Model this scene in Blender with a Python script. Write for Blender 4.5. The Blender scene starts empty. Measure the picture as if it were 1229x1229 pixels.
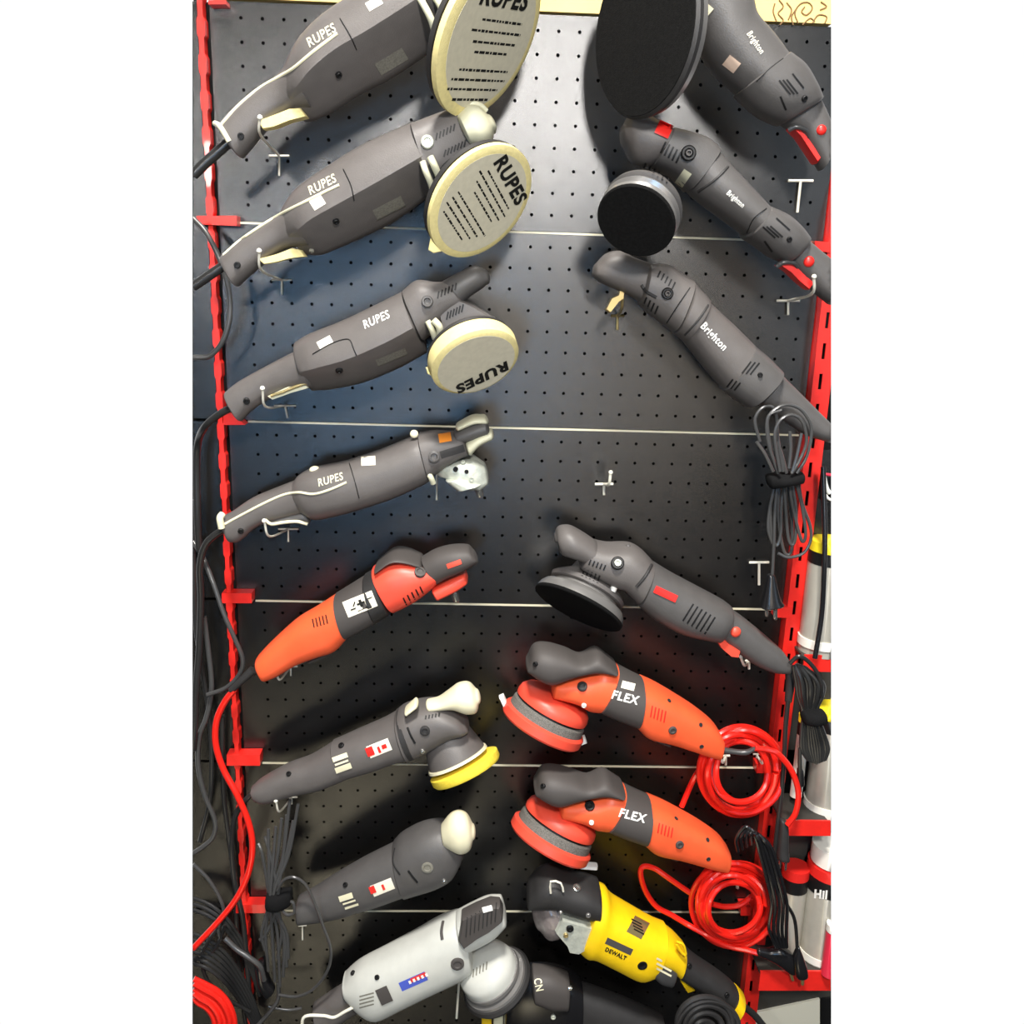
import bpy, math, random
from mathutils import Vector, Matrix
from mathutils.bvhtree import BVHTree
random.seed(7)
S = bpy.context.scene
COL = S.collection
# ------------------------------------------------------------------ camera
Z0 = 1.5
F = 1100.0
CAM = Vector((-0.0614, -1.2424, 0.4597 + Z0))
PITCH, YAW, ROLL = -0.2532, -0.0421, -0.0317
M3 = Matrix.Rotation(YAW, 3, 'Z') @ Matrix.Rotation(PITCH, 3, 'X') @ Matrix.Rotation(ROLL, 3, 'Y')
RIGHT, FWD, UP = M3.col[0].copy(), M3.col[1].copy(), M3.col[2].copy()
cd = bpy.data.cameras.new('camera'); cam = bpy.data.objects.new('camera', cd); COL.objects.link(cam)
cd.sensor_fit = 'HORIZONTAL'; cd.sensor_width = 36.0; cd.lens = 36.0 * F / 1229.0
cd.clip_start = 0.01; cd.clip_end = 60
mw = Matrix((RIGHT, UP, -FWD)).transposed().to_4x4(); mw.translation = CAM
cam.matrix_world = mw
S.camera = cam
S.view_settings.view_transform = 'Standard'; S.view_settings.look = 'None'
S.view_settings.gamma = 1.0; S.view_settings.use_curve_mapping = False
S.view_settings.exposure = 0.0

def ray(px, py): return M3 @ Vector(((px-614.5)/F, 1.0, -(py-614.5)/F))
STAND = 0.0        # extra stand-off of the tool being built
def V(px, py, h=0.0):
    """point of the place seen at (px,py) of the photograph, h metres in front of the board"""
    h += STAND; d = ray(px, py); t = (-h - CAM.y)/d.y
    return CAM + d*t
def pxm(P): return (P-CAM).dot(FWD)/F          # metres per photo pixel at point P

# ------------------------------------------------------------------ world and lamps
w = bpy.data.worlds.new('shop'); S.world = w; w.use_nodes = True
nt = w.node_tree; nt.nodes.clear()
tc = nt.nodes.new('ShaderNodeTexCoord'); sx = nt.nodes.new('ShaderNodeSeparateXYZ')
rp = nt.nodes.new('ShaderNodeValToRGB'); bg = nt.nodes.new('ShaderNodeBackground'); wo = nt.nodes.new('ShaderNodeOutputWorld')
nt.links.new(tc.outputs['Generated'], sx.inputs[0]); nt.links.new(sx.outputs['Y'], rp.inputs[0])
rp.color_ramp.elements[0].position = 0.35; rp.color_ramp.elements[0].color = (0.032, 0.032, 0.033, 1)
rp.color_ramp.elements[1].position = 0.45; rp.color_ramp.elements[1].color = (1.0, 1.0, 1.0, 1)
nt.links.new(rp.outputs[0], bg.inputs[0]); bg.inputs[1].default_value = 1.02
nt.links.new(bg.outputs[0], wo.inputs[0])

def lamp(name, gx, gy, t, size, sizey, power, col, spread=180):
    """an area lamp, standing where its mirror image in the board is at (gx,gy)"""
    d = ray(gx, gy).normalized(); p = V(gx, gy); r = Vector((d.x, -d.y, d.z))
    loc = p + r*t
    l = bpy.data.lights.new(name, 'AREA'); l.shape = 'RECTANGLE'; l.size = size; l.size_y = sizey
    l.energy = power; l.color = col; l.spread = math.radians(spread)
    o = bpy.data.objects.new(name, l); COL.objects.link(o); o.location = loc
    o.rotation_euler = (V(614, 560) - loc).to_track_quat('-Z', 'Y').to_euler()
    return o
lamp('ceiling_lamp', 275, 200, 1.6, 0.12, 0.12, 5.5, (1.0, 0.97, 0.93))
lamp('right_ceiling_lamp', 652, 95, 1.7, 0.1, 0.14, 25, (1.0, 0.97, 0.93))
lamp('daylight_window', 470, 415, 2.6, 0.4, 0.4, 9, (0.33, 0.62, 1.0))
lamp('low_lamp', 400, 1020, 2.2, 0.6, 0.5, 4, (1.0, 0.88, 0.62))
lamp('warm_fill', 700, 440, 2.4, 0.5, 0.4, 6, (1.0, 0.86, 0.7))  # added warm fill to brown the glare mid-board; no such lamp known
lamp('right_window', 1130, 300, 1.8, 0.4, 1.2, 3.5, (0.62, 0.8, 1.0))
kl = bpy.data.lights.new('shop_lamp', 'AREA'); kl.shape = 'RECTANGLE'; kl.size = .35; kl.size_y = .3; kl.energy = 115; kl.color = (1.0, .96, .9)
ko = bpy.data.objects.new('shop_lamp', kl); COL.objects.link(ko); ko.location = (-.15, -1.25, Z0+2.3)
ko.rotation_euler = (Vector((0, 0, Z0)) - ko.location).to_track_quat('-Z', 'Y').to_euler()

# ------------------------------------------------------------------ materials
MATS = {}
def lin(c): return tuple(((v/255)/12.92 if v/255 <= .04045 else ((v/255+.055)/1.055)**2.4) for v in c) + (1,)
def mat(name, rgb, rough=.5, spec=.5, metal=0, noise=0, nscale=60, bump=0, bscale=400, trans=0, coat=0, alpha=1):
    m = bpy.data.materials.new(name); m.use_nodes = True; n = m.node_tree; b = n.nodes['Principled BSDF']
    c = lin(rgb); b.inputs['Base Color'].default_value = c
    b.inputs['Roughness'].default_value = rough; b.inputs['Metallic'].default_value = metal
    b.inputs['Specular IOR Level'].default_value = spec; b.inputs['Coat Weight'].default_value = coat
    b.inputs['Transmission Weight'].default_value = trans; b.inputs['Alpha'].default_value = alpha
    g = n.nodes.new('ShaderNodeNewGeometry')
    if noise:
        t = n.nodes.new('ShaderNodeTexNoise'); t.inputs['Scale'].default_value = nscale; t.inputs['Detail'].default_value = 4
        n.links.new(g.outputs['Position'], t.inputs['Vector'])
        r = n.nodes.new('ShaderNodeValToRGB'); r.color_ramp.elements[0].position = .35; r.color_ramp.elements[1].position = .65
        r.color_ramp.elements[0].color = tuple(v*(1-noise) for v in c[:3]) + (1,)
        r.color_ramp.elements[1].color = tuple(min(1, v*(1+noise)) for v in c[:3]) + (1,)
        n.links.new(t.outputs['Fac'], r.inputs[0]); n.links.new(r.outputs[0], b.inputs['Base Color'])
    if bump:
        t = n.nodes.new('ShaderNodeTexNoise'); t.inputs['Scale'].default_value = bscale; t.inputs['Detail'].default_value = 2
        n.links.new(g.outputs['Position'], t.inputs['Vector'])
        u = n.nodes.new('ShaderNodeBump'); u.inputs['Strength'].default_value = bump; u.inputs['Distance'].default_value = .001
        n.links.new(t.outputs['Fac'], u.inputs['Height']); n.links.new(u.outputs[0], b.inputs['Normal'])
    MATS[name] = m; return m
mat('panel', (17, 16, 15), .26, .95, noise=.15, nscale=25, bump=.18, bscale=1500)
mat('backing', (10, 10, 11), .8, .2)
mat('seam', (205, 200, 175), .4, .5)  # cream tone stands in for light from behind the panel gaps
mat('red_paint', (225, 38, 30), .38, .5, noise=.06, coat=.2)
mat('cream_wall', (232, 200, 124), .6, .3, noise=.05, nscale=8)
mat('brown_ink', (120, 92, 62), .7, .2)
mat('dark_plastic', (92, 88, 86), .48, .5, noise=.05, bump=.25, bscale=700)
mat('dark_plastic2', (81, 79, 78), .48, .5, noise=.05, bump=.25, bscale=700)
mat('rubber', (44, 43, 43), .55, .4, noise=.08, bump=.2, bscale=600)
mat('black', (16, 16, 17), .5, .4)
mat('gloss_black', (24, 24, 26), .25, .5)
mat('hook_tape', (22, 22, 23), .95, .15, noise=.2, nscale=900, bump=.8, bscale=1500)
mat('cream', (226, 220, 188), .45, .5, noise=.03)
mat('bone', (205, 203, 176), .45, .5)
mat('gear_metal', (196, 200, 188), .38, .5, metal=.35, noise=.12, nscale=120, bump=.4, bscale=300)
mat('steel', (190, 190, 185), .25, .5, metal=.9)
mat('white_wire', (232, 228, 212), .35, .5)
mat('brass_wire', (186, 168, 118), .3, .5, metal=.7)
mat('sticker', (240, 234, 214), .6, .3)
mat('pink_sticker', (214, 188, 168), .6, .3)
mat('white', (238, 238, 232), .5, .4)
mat('ink', (26, 26, 24), .7, .2)
mat('grey_ink', (120, 118, 108), .7, .2)
mat('foam_cream', (226, 212, 150), .85, .2, noise=.05, nscale=200, bump=.4, bscale=900)
mat('pad_print', (198, 192, 170), .75, .25, noise=.04, nscale=150)
mat('yellow_foam', (240, 214, 70), .85, .2, noise=.07, nscale=200, bump=.5, bscale=900)
mat('orange', (242, 96, 54), .42, .5, noise=.04)
mat('orange_red', (236, 80, 60), .42, .5, noise=.04)
mat('red', (222, 40, 34), .38, .5)
mat('speckled_band', (104, 102, 97), .7, .3, noise=.35, nscale=700, bump=.4, bscale=900)
mat('red_cord', (232, 34, 24), .28, .5, coat=.3)
mat('cord', (40, 40, 40), .3, .5)
mat('cord_grey', (66, 66, 66), .28, .5)
mat('grey_shell', (196, 197, 190), .4, .5, noise=.03)
mat('dark_grip', (74, 70, 68), .6, .4)
mat('yellow', (248, 205, 20), .42, .5, noise=.04)
mat('blue', (60, 84, 190), .4, .5)
mat('orange_label', (232, 140, 48), .5, .4)
mat('plate', (112, 110, 102), .5, .4, noise=.2, nscale=500)
mat('silver_rim', (150, 148, 146), .28, .5, metal=.6)
mat('velour', (20, 20, 20), .98, .1, noise=.2, nscale=300, bump=.5, bscale=800)
mat('bag', (120, 112, 110), .25, .5, noise=.25, nscale=60, bump=.9, bscale=90)
mat('can_body', (186, 182, 170), .32, .5, metal=.25, noise=.04)
mat('can_white', (236, 234, 224), .35, .5)
mat('can_yellow', (240, 216, 40), .4, .5)
mat('pink_red', (224, 50, 74), .35, .5)
mat('shelf_dark', (58, 56, 52), .55, .4)
mat('carton', (232, 228, 208), .7, .3)

# ------------------------------------------------------------------ object helpers
CUR = None; SURF = []
def world_loc(o):
    v = Vector((0, 0, 0))
    while o is not None: v += o.location; o = o.parent
    return v
def tag(o, label=None, cat=None, group=None, kind=None):
    if label: o['label'] = label
    if cat: o['category'] = cat
    if group: o['group'] = group
    if kind: o['kind'] = kind
    return o
def thing(name, label, cat, x, y, h=0.0, group=None, stand=0.0):
    global CUR, SURF, STAND
    STAND = 0.0
    o = bpy.data.objects.new(name, None); COL.objects.link(o); o.empty_display_size = .02
    o.location = V(x, y, h); tag(o, label, cat, group); CUR = o; SURF = []; STAND = stand
    return o
def build(name, verts, faces, m, parent='cur', surf=True, sharp=38, smooth=True):
    par = CUR if parent == 'cur' else parent
    verts = [Vector(v) for v in verts]
    if par is None:
        lo = Vector((min(v.x for v in verts), min(v.y for v in verts), min(v.z for v in verts)))
        hi = Vector((max(v.x for v in verts), max(v.y for v in verts), max(v.z for v in verts)))
        org = (lo+hi)/2
    else: org = world_loc(par)
    me = bpy.data.meshes.new(name); me.from_pydata([v-org for v in verts], [], faces)
    me.materials.append(MATS[m]); me.validate()
    if smooth:
        me.polygons.foreach_set('use_smooth', [True]*len(me.polygons)); me.set_sharp_from_angle(angle=math.radians(sharp))
    me.update()
    o = bpy.data.objects.new(name, me); COL.objects.link(o)
    if par is None: o.location = org
    else: o.parent = par
    if surf: SURF.append(BVHTree.FromPolygons(verts, faces))
    return o
def cr(a, b, c, d, t):
    return 0.5*((2*b) + (c-a)*t + (2*a-5*b+4*c-d)*t*t + (3*b-a-3*c+d)*t*t*t)
def smooth_list(L, sub):
    if sub <= 1 or len(L) < 2: return list(L)
    o = []
    for i in range(len(L)-1):
        a = L[i-1] if i else [2*p-q for p, q in zip(L[0], L[1])]
        d = L[i+2] if i+2 < len(L) else [2*p-q for p, q in zip(L[-1], L[-2])]
        for k in range(sub):
            o.append([cr(*q, k/sub) for q in zip(a, L[i], L[i+1], d)])
    o.append(list(L[-1])); return o
OUT = Vector((0, -1, 0))
def section(e=2.4, n=28):
    r = []
    for i in range(n):
        a = 2*math.pi*i/n; c, s = math.cos(a), math.sin(a)
        r.append((-math.copysign(abs(c)**(2/e), c), math.copysign(abs(s)**(2/e), s)))
    return r
RIDGE = [(-1, 0), (-.97, .3), (-.86, .55), (-.68, .74), (-.4, .9), (-.1, .985), (.1, 1.0), (.17, .95), (.42, .66), (.68, .33), (.9, .02), (1, -.2),
         (.96, -.4), (.8, -.75), (.5, -.95), (0, -1), (-.5, -.95), (-.8, -.75), (-.96, -.4)]
def hull(name, st, m, e=2.4, n=28, sub=4, r0=.004, r1=.004, sec=None, parent='cur', k=1.0):
    """body lofted through rings; each ring = upper and lower edge of the outline, height over the board, thickness"""
    L = []
    for (x1, y1, x2, y2, h, d) in st:
        a, b = V(x1, y1, h), V(x2, y2, h); L.append([a.x, a.y, a.z, b.x, b.y, b.z, d*k])
    L = smooth_list(L, sub); sec = sec or section(e, n); n = len(sec)
    rings = []
    cs = [((Vector(q[:3])+Vector(q[3:6]))/2, (Vector(q[3:6])-Vector(q[:3]))/2, q[6]/2) for q in L]
    T0 = (cs[0][0]-cs[1][0]).normalized(); T1 = (cs[-1][0]-cs[-2][0]).normalized()
    A = [(80, .17), (62, .47), (40, .77), (20, .94)]
    if r0 > 0:
        for a, s in A: rings.append((cs[0][0]+T0*r0*math.sin(math.radians(a)), cs[0][1]*s, cs[0][2]*s))
    rings += cs
    if r1 > 0:
        for a, s in reversed(A): rings.append((cs[-1][0]+T1*r1*math.sin(math.radians(a)), cs[-1][1]*s, cs[-1][2]*s))
    vs, fs = [], []
    for c, s, d in rings:
        for u, v in sec: vs.append(c + s*u + OUT*(d*v))
    for i in range(len(rings)-1):
        for j in range(n):
            j2 = (j+1) % n; fs.append((i*n+j, i*n+j2, (i+1)*n+j2, (i+1)*n+j))
    for i in (0, len(rings)-1):
        vs.append(rings[i][0]); q = len(vs)-1
        for j in range(n):
            j2 = (j+1) % n; fs.append((q, i*n+j2, i*n+j) if i == 0 else (q, i*n+j, i*n+j2))
    return build(name, vs, fs, m, parent)
def lathe_v(c, ax, prof, n=40, squash=None):
    ax = ax.normalized(); u = ax.orthogonal().normalized(); w_ = ax.cross(u)
    vs, fs = [], []
    for r, z in prof:
        for j in range(n):
            a = 2*math.pi*j/n; vs.append(c + ax*z + (u*math.cos(a)+w_*math.sin(a))*r)
    for i in range(len(prof)-1):
        for j in range(n):
            j2 = (j+1) % n; fs.append((i*n+j, i*n+j2, (i+1)*n+j2, (i+1)*n+j))
    for i in (0, len(prof)-1):
        if prof[i][0] > 1e-6:
            vs.append(c + ax*prof[i][1]); q = len(vs)-1
            for j in range(n):
                j2 = (j+1) % n; fs.append((q, i*n+j2, i*n+j) if i == 0 else (q, i*n+j, i*n+j2))
    return vs, fs
def disc_frame(x, y, h, a, ratio, ang, facing=1):
    """circle seen as an ellipse: half-axis a px, squash ratio, ang = screen direction (deg, y down) its axis points to"""
    P = V(x, y, h); R = a*pxm(P); to = (CAM-P).normalized()
    D = RIGHT*math.cos(math.radians(ang)) - UP*math.sin(math.radians(ang)); D = (D - to*D.dot(to)).normalized()
    st = math.sqrt(max(0, 1-ratio*ratio)); ax = (D*st + to*(ratio*facing)).normalized()
    return P, R, ax
def disc(name, fr, prof, m, n=56, parent='cur'):
    P, R, ax = fr
    vs, fs = lathe_v(P, ax, [(r*R, z*R) for r, z in prof], n)
    return build(name, vs, fs, m, parent)
def tube_v(pts, r, n=10):
    if not isinstance(r, (list, tuple)): r = [r]*len(pts)
    vs, fs = [], []; prev = None
    for i, p in enumerate(pts):
        t = (pts[min(i+1, len(pts)-1)] - pts[max(i-1, 0)])
        t = t.normalized() if t.length > 1e-9 else Vector((0, 0, 1))
        if prev is None: u = t.orthogonal().normalized()
        else: u = (prev - t*prev.dot(t)).normalized() if (prev - t*prev.dot(t)).length > 1e-6 else t.orthogonal().normalized()
        prev = u; w_ = t.cross(u)
        for j in range(n):
            a = 2*math.pi*j/n; vs.append(p + (u*math.cos(a)+w_*math.sin(a))*r[i])
    for i in range(len(pts)-1):
        for j in range(n):
            j2 = (j+1) % n; fs.append((i*n+j, i*n+j2, (i+1)*n+j2, (i+1)*n+j))
    fs.append(tuple(reversed(range(n)))); fs.append(tuple(range((len(pts)-1)*n, len(pts)*n)))
    return vs, fs
def join(parts):
    vs, fs = [], []
    for v, f in parts:
        o = len(vs); vs += list(v); fs += [tuple(i+o for i in q) for q in f]
    return vs, fs
def tpts(pts, sub=6): return [Vector(q) for q in smooth_list([list(V(*p)) for p in pts], sub)]
def tube(name, pts, r, m, parent='cur', sub=6, n=10):
    rr = r
    if isinstance(r, (list, tuple)): rr = [q[0] for q in smooth_list([[v] for v in r], sub)]
    vs, fs = tube_v(tpts(pts, sub), rr, n)
    return build(name, vs, fs, m, parent)
def hit(px, py):
    d = ray(px, py).normalized(); best = None
    for b in SURF:
        q = b.ray_cast(CAM, d)
        if q[0] is not None and (best is None or q[3] < best[2]):
            best = (q[0], q[1] if q[1].dot(d) < 0 else -q[1], q[3])
    if best is None: return V(px, py, .1), OUT.copy(), False
    return best[0], best[1], True
def patch(name, q, m, lift=.0007, nx=6, ny=6, parent='cur', label=None, surf=False, thick=.001):
    """thin sticker or inlay lying on the surface of the thing; q = four corners in the photograph"""
    vs, fs = [], []; hs = []
    dep = V(q[0][0], q[0][1], .1)
    for j in range(ny+1):
        for i in range(nx+1):
            u, v = i/nx, j/ny
            x = (q[0][0]*(1-u)+q[1][0]*u)*(1-v) + (q[3][0]*(1-u)+q[2][0]*u)*v
            y = (q[0][1]*(1-u)+q[1][1]*u)*(1-v) + (q[3][1]*(1-u)+q[2][1]*u)*v
            hs.append((x, y, hit(x, y)))
    ok = [h for h in hs if h[2][2]]
    if not ok: return None
    my = sum(h[2][0].y for h in ok)/len(ok)
    for x, y, (p, nn, o_) in hs:
        if not o_: p = V(x, y, -my-STAND)
        vs.append(p + (CAM-p).normalized()*lift)
    N = len(vs)
    for v in list(vs): vs.append(v - (CAM-v).normalized()*(lift+thick))
    W_ = nx+1
    for j in range(ny):
        for i in range(nx):
            a = j*W_+i; fs.append((a, a+W_, a+W_+1, a+1)); fs.append((N+a, N+a+1, N+a+W_+1, N+a+W_))
    rim = [i for i in range(nx+1)] + [j*W_+nx for j in range(1, ny+1)] + [ny*W_+i for i in range(nx-1, -1, -1)] + [j*W_ for j in range(ny-1, 0, -1)]
    for k_ in range(len(rim)):
        a, b = rim[k_], rim[(k_+1) % len(rim)]; fs.append((a, b, N+b, N+a))
    o = build(name, vs, fs, m, parent, surf=surf)
    if label: o['label'] = label
    return o
def rect(x, y, w_, h_, ang):
    c, s = math.cos(math.radians(ang)), math.sin(math.radians(ang))
    return [(x+c*a-s*b, y+s*a+c*b) for a, b in ((-w_/2, -h_/2), (w_/2, -h_/2), (w_/2, h_/2), (-w_/2, h_/2))]
def multi_patch(name, rects, m, lift=.0007, nx=3, ny=3, parent='cur', thick=.001):
    """several slots or strokes of one kind as one part"""
    acc = []
    for q in rects:
        vs, fs = [], []
        for j in range(ny+1):
            for i in range(nx+1):
                u, v = i/nx, j/ny
                x = (q[0][0]*(1-u)+q[1][0]*u)*(1-v) + (q[3][0]*(1-u)+q[2][0]*u)*v
                y = (q[0][1]*(1-u)+q[1][1]*u)*(1-v) + (q[3][1]*(1-u)+q[2][1]*u)*v
                p, nn, ok = hit(x, y); vs.append(p + (CAM-p).normalized()*lift)
        W_ = nx+1
        for j in range(ny):
            for i in range(nx): a = j*W_+i; fs.append((a, a+W_, a+W_+1, a+1))
        acc.append((vs, fs))
    vs, fs = join(acc)
    return build(name, vs, fs, m, parent, surf=False)
def font_mesh(s, bold=.0, shear=0.0):
    c = bpy.data.curves.new('lettering', 'FONT'); c.body = s; c.size = 1; c.align_x = 'CENTER'; c.align_y = 'CENTER'
    c.offset = bold; c.shear = shear; c.resolution_u = 3; c.space_character = 1.12
    o = bpy.data.objects.new('lettering', c); COL.objects.link(o)
    dg = bpy.context.evaluated_depsgraph_get(); dg.update()
    me = bpy.data.meshes.new_from_object(o.evaluated_get(dg))
    vs = [v.co.copy() for v in me.vertices]; fs = [tuple(p.vertices) for p in me.polygons]
    bpy.data.objects.remove(o); bpy.data.curves.remove(c); bpy.data.meshes.remove(me)
    return vs, fs
def text(name, s, x, y, size, ang, m, xs=1.0, bold=.02, shear=0.0, lift=.0012, parent='cur'):
    vs, fs = font_mesh(s, bold, shear); c, sn = math.cos(math.radians(ang)), math.sin(math.radians(ang)); o = []
    for v in vs:
        a, b = v.x*size*xs, -v.y*size
        p, nn, ok = hit(x + c*a - sn*b, y + sn*a + c*b); o.append(p + (CAM-p).normalized()*lift)
    return build(name, o, fs, m, parent, surf=False, smooth=False)
def text_plane(name, s, P, ux, uy, size, m, xs=1.0, bold=.02, shear=0, parent='cur', lift=.0006):
    vs, fs = font_mesh(s, bold, shear); nn = ux.cross(uy).normalized()
    if nn.dot(CAM-P) < 0: nn = -nn
    return build(name, [P + ux*(v.x*size*xs) + uy*(v.y*size) + nn*lift for v in vs], fs, m, parent, surf=False, smooth=False)
def screw(x, y, r, m='black', hgt=.003, parent='cur', name='screw', label=None):
    p, nn, ok = hit(x, y); R = r*pxm(p)
    vs, fs = lathe_v(p - nn*.002, nn, [(R, 0), (R, .002+hgt*.8), (R*.85, .002+hgt), (R*.6, .002+hgt), (R*.5, .002+hgt*.45), (R*.15, .002+hgt*.4)], 20)
    o = build(name, vs, fs, m, parent, surf=False)
    if label: o['label'] = label
    return o
def knob(x, y, r, m, squash=.6, name='button', parent='cur', label=None):
    p, nn, ok = hit(x, y); R = r*pxm(p)
    vs, fs = lathe_v(p - nn*R*.25, nn, [(R, 0), (R, R*.25)] + [(R*math.cos(a), R*.25+R*squash*math.sin(a)) for a in (.3, .7, 1.1, 1.4)], 20)
    o = build(name, vs, fs, m, parent, surf=False)
    if label: o['label'] = label
    return o
def stroke(name, pts, wpx, m, parent='cur', sub=5, flat=.0012):
    """raised line lying on the surface"""
    L = smooth_list([list(map(float, p)) for p in pts], sub); P = []
    for x, y in L:
        p, nn, ok = hit(x, y); P.append(p)
    r = wpx/2*pxm(P[0]); vs, fs = tube_v([p + (CAM-p).normalized()*(flat-r*.55) for p in P], r, 8)
    return build(name, vs, fs, m, parent, surf=False)
def box_v(lo, hi):
    (a, b, c), (d, e, f) = lo, hi
    vs = [(a, b, c), (d, b, c), (d, e, c), (a, e, c), (a, b, f), (d, b, f), (d, e, f), (a, e, f)]
    return vs, [(0, 3, 2, 1), (4, 5, 6, 7), (0, 1, 5, 4), (1, 2, 6, 5), (2, 3, 7, 6), (3, 0, 4, 7)]
def prism(name, poly, h0, h1, m, parent='cur', bev=.1, sub=1):
    """outline with real thickness between heights h0 and h1, softened towards the front"""
    L = smooth_list([list(map(float, p)) for p in poly] + [list(map(float, poly[0]))], sub)[:-1] if sub > 1 else poly
    cx = sum(p[0] for p in L)/len(L); cy = sum(p[1] for p in L)/len(L); n = len(L); hm = (h0+h1)/2
    base = [V(x, y, hm) for x, y in L]; c = V(cx, cy, hm); H = (h1-h0)/2
    lv = [(-1, 1-bev), (-.7, 1), (.5, 1), (.82, 1-bev*.35), (1, 1-bev)]
    vs, fs = [], []
    for z, s in lv:
        for b in base: vs.append(c + (b-c)*s + OUT*(H*z))
    for i in range(len(lv)-1):
        for j in range(n):
            j2 = (j+1) % n; fs.append((i*n+j, i*n+j2, (i+1)*n+j2, (i+1)*n+j))
    fs.append(tuple(reversed(range(n)))); fs.append(tuple(range((len(lv)-1)*n, len(lv)*n)))
    from mathutils.geometry import tessellate_polygon
    out = []
    for f in fs:
        if len(f) > 4:
            for t in tessellate_polygon([[Vector(vs[i]) for i in f]]): out.append(tuple(f[k] for k in t))
        else: out.append(f)
    return build(name, vs, out, m, parent)

# ------------------------------------------------------------------ the display wall
H = 0.2568; W2 = 0.40
def zrow(i): return Z0 + (2-i)*H          # seam 0..4, counted from the top
ZT = V(660, 16).z
SXH, SZH, RH = .0259, .0271, .0022
def perforated(x0, x1, z0, z1, xs, zs):
    """steel sheet with real round holes (8-sided), folded edges"""
    ex = [x0] + [(a+b)/2 for a, b in zip(xs, xs[1:])] + [x1]
    ez = [z0] + [(a+b)/2 for a, b in zip(zs, zs[1:])] + [z1]
    vs, fs = [], []
    for i, cx in enumerate(xs):
        for j, cz in enumerate(zs):
            a, b, c, d = ex[i], ex[i+1], ez[j], ez[j+1]; o = len(vs)
            sq = [(b, cz), (b, d), (cx, d), (a, d), (a, cz), (a, c), (cx, c), (b, c)]
            for x, z in sq: vs.append((x, 0, z))
            for q in range(8):
                t = math.radians(45*q); vs.append((cx+RH*math.cos(t), 0, cz+RH*math.sin(t)))
            for q in range(8):
                t = math.radians(45*q); vs.append((cx+RH*math.cos(t), .0016, cz+RH*math.sin(t)))
            for q in range(8):
                r = (q+1) % 8; fs.append((o+q, o+8+q, o+8+r, o+r)); fs.append((o+8+q, o+16+q, o+16+r, o+8+r))
    for (a, b, c, d) in ((x0, z0, x1, z0), (x1, z0, x1, z1), (x1, z1, x0, z1), (x0, z1, x0, z0)):
        o = len(vs); vs += [(a, 0, b), (c, 0, d), (c, .014, d), (a, .014, b)]; fs.append((o, o+3, o+2, o+1))
    return vs, fs
xs = [-W2 + .0415 + SXH*i for i in range(29)]
xs = [x for x in xs if x < W2-.018]
edges = [(ZT, zrow(0)), (zrow(0), zrow(1)), (zrow(1), zrow(2)), (zrow(2), zrow(3)), (zrow(3), zrow(4)), (zrow(4), zrow(5))]
names = ['topmost black perforated panel just under the pale yellow board', 'black perforated panel second from the top, behind the two upper cream-striped polishers',
         'black perforated panel third from the top, behind the third polisher of each column',
         'black perforated panel fourth from the top, with a small bare white peg near its middle',
         'black perforated panel second from the bottom, behind the yellow foam pad',
         'lowest black perforated panel, behind the light grey and the yellow polishers']
for k_, (zt, zb) in enumerate(edges):
    CUR = None
    if k_ == 0:
        zs = []; z = zb + .022
        while z < zt - .012: zs.append(z); z += SZH
    else: zs = [zb + .022 + SZH*i for i in range(9)]
    t = thing('pegboard_panel', names[k_], 'pegboard', 614, 614, 0, 'black perforated panels stacked between the red uprights'); t.location = (0, 0, zb)
    vs, fs = perforated(-W2+.004, W2-.011, zb+.0016, zt-.0016, xs, zs)
    build('sheet', vs, fs, 'panel', smooth=False, surf=False)
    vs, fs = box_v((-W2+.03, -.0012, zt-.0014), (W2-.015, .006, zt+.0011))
    if k_: build('gap_light_strip', vs, fs, 'seam', smooth=False, surf=False)  # strip added in the colour of light showing through the panel gap
CUR = None
vs, fs = box_v((-W2-.12, .016, zrow(5)-.1), (W2+.16, .022, ZT)); tag(build('wall_back', vs, fs, 'backing', None, smooth=False), kind='structure')
# board above
def plate(name, corners, h, th, m, **k):
    a = [V(x, y, h) for x, y in corners]; b = [p - OUT*th for p in a]; n = len(a)
    fs = [tuple(range(n)), tuple(reversed(range(n, 2*n)))] + [(i, n+i, n+(i+1) % n, (i+1) % n) for i in range(n)]
    return build(name, a+b, fs, m, None, smooth=False, **k)
t = thing('header_board', 'pale yellow board above the topmost black panel, with a brown scroll drawing at its right', 'board', 620, 0, 0)
a, b = V(252, -40).x, V(997, -40).x; zt_, zb_ = V(614, -45).z, ZT+.001
vs = [(a, -.004, zb_), (V(997, 30).x, -.004, zb_), (V(997, -50).x, -.004, zt_), (a-.01, -.004, zt_)]
vs += [(x, .012, z) for x, y, z in vs]
build('board', vs, [(0, 1, 2, 3), (7, 6, 5, 4), (0, 4, 5, 1), (1, 5, 6, 2), (2, 6, 7, 3), (3, 7, 4, 0)], 'cream_wall', smooth=False)
acc = []
for pts in ([(935, 0), (940, 8), (934, 16), (940, 24), (936, 30)], [(958, 28), (954, 16), (960, 5), (970, 3), (975, 10), (968, 18), (962, 14), (966, 8)],
            [(975, 28), (982, 18), (992, 20), (990, 28)], [(985, 2), (992, 8), (984, 12)], [(944, 3), (950, 12), (946, 24)], [(963, 30), (972, 22), (978, 26)],
            [(930, 4), (928, 14), (932, 26)], [(952, 30), (950, 20), (956, 10)]):
    acc.append(tube_v(tpts([(x, y, .0045) for x, y in pts], 5), .0009, 6))
build('scroll_drawing', *join(acc), 'brown_ink')
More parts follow.
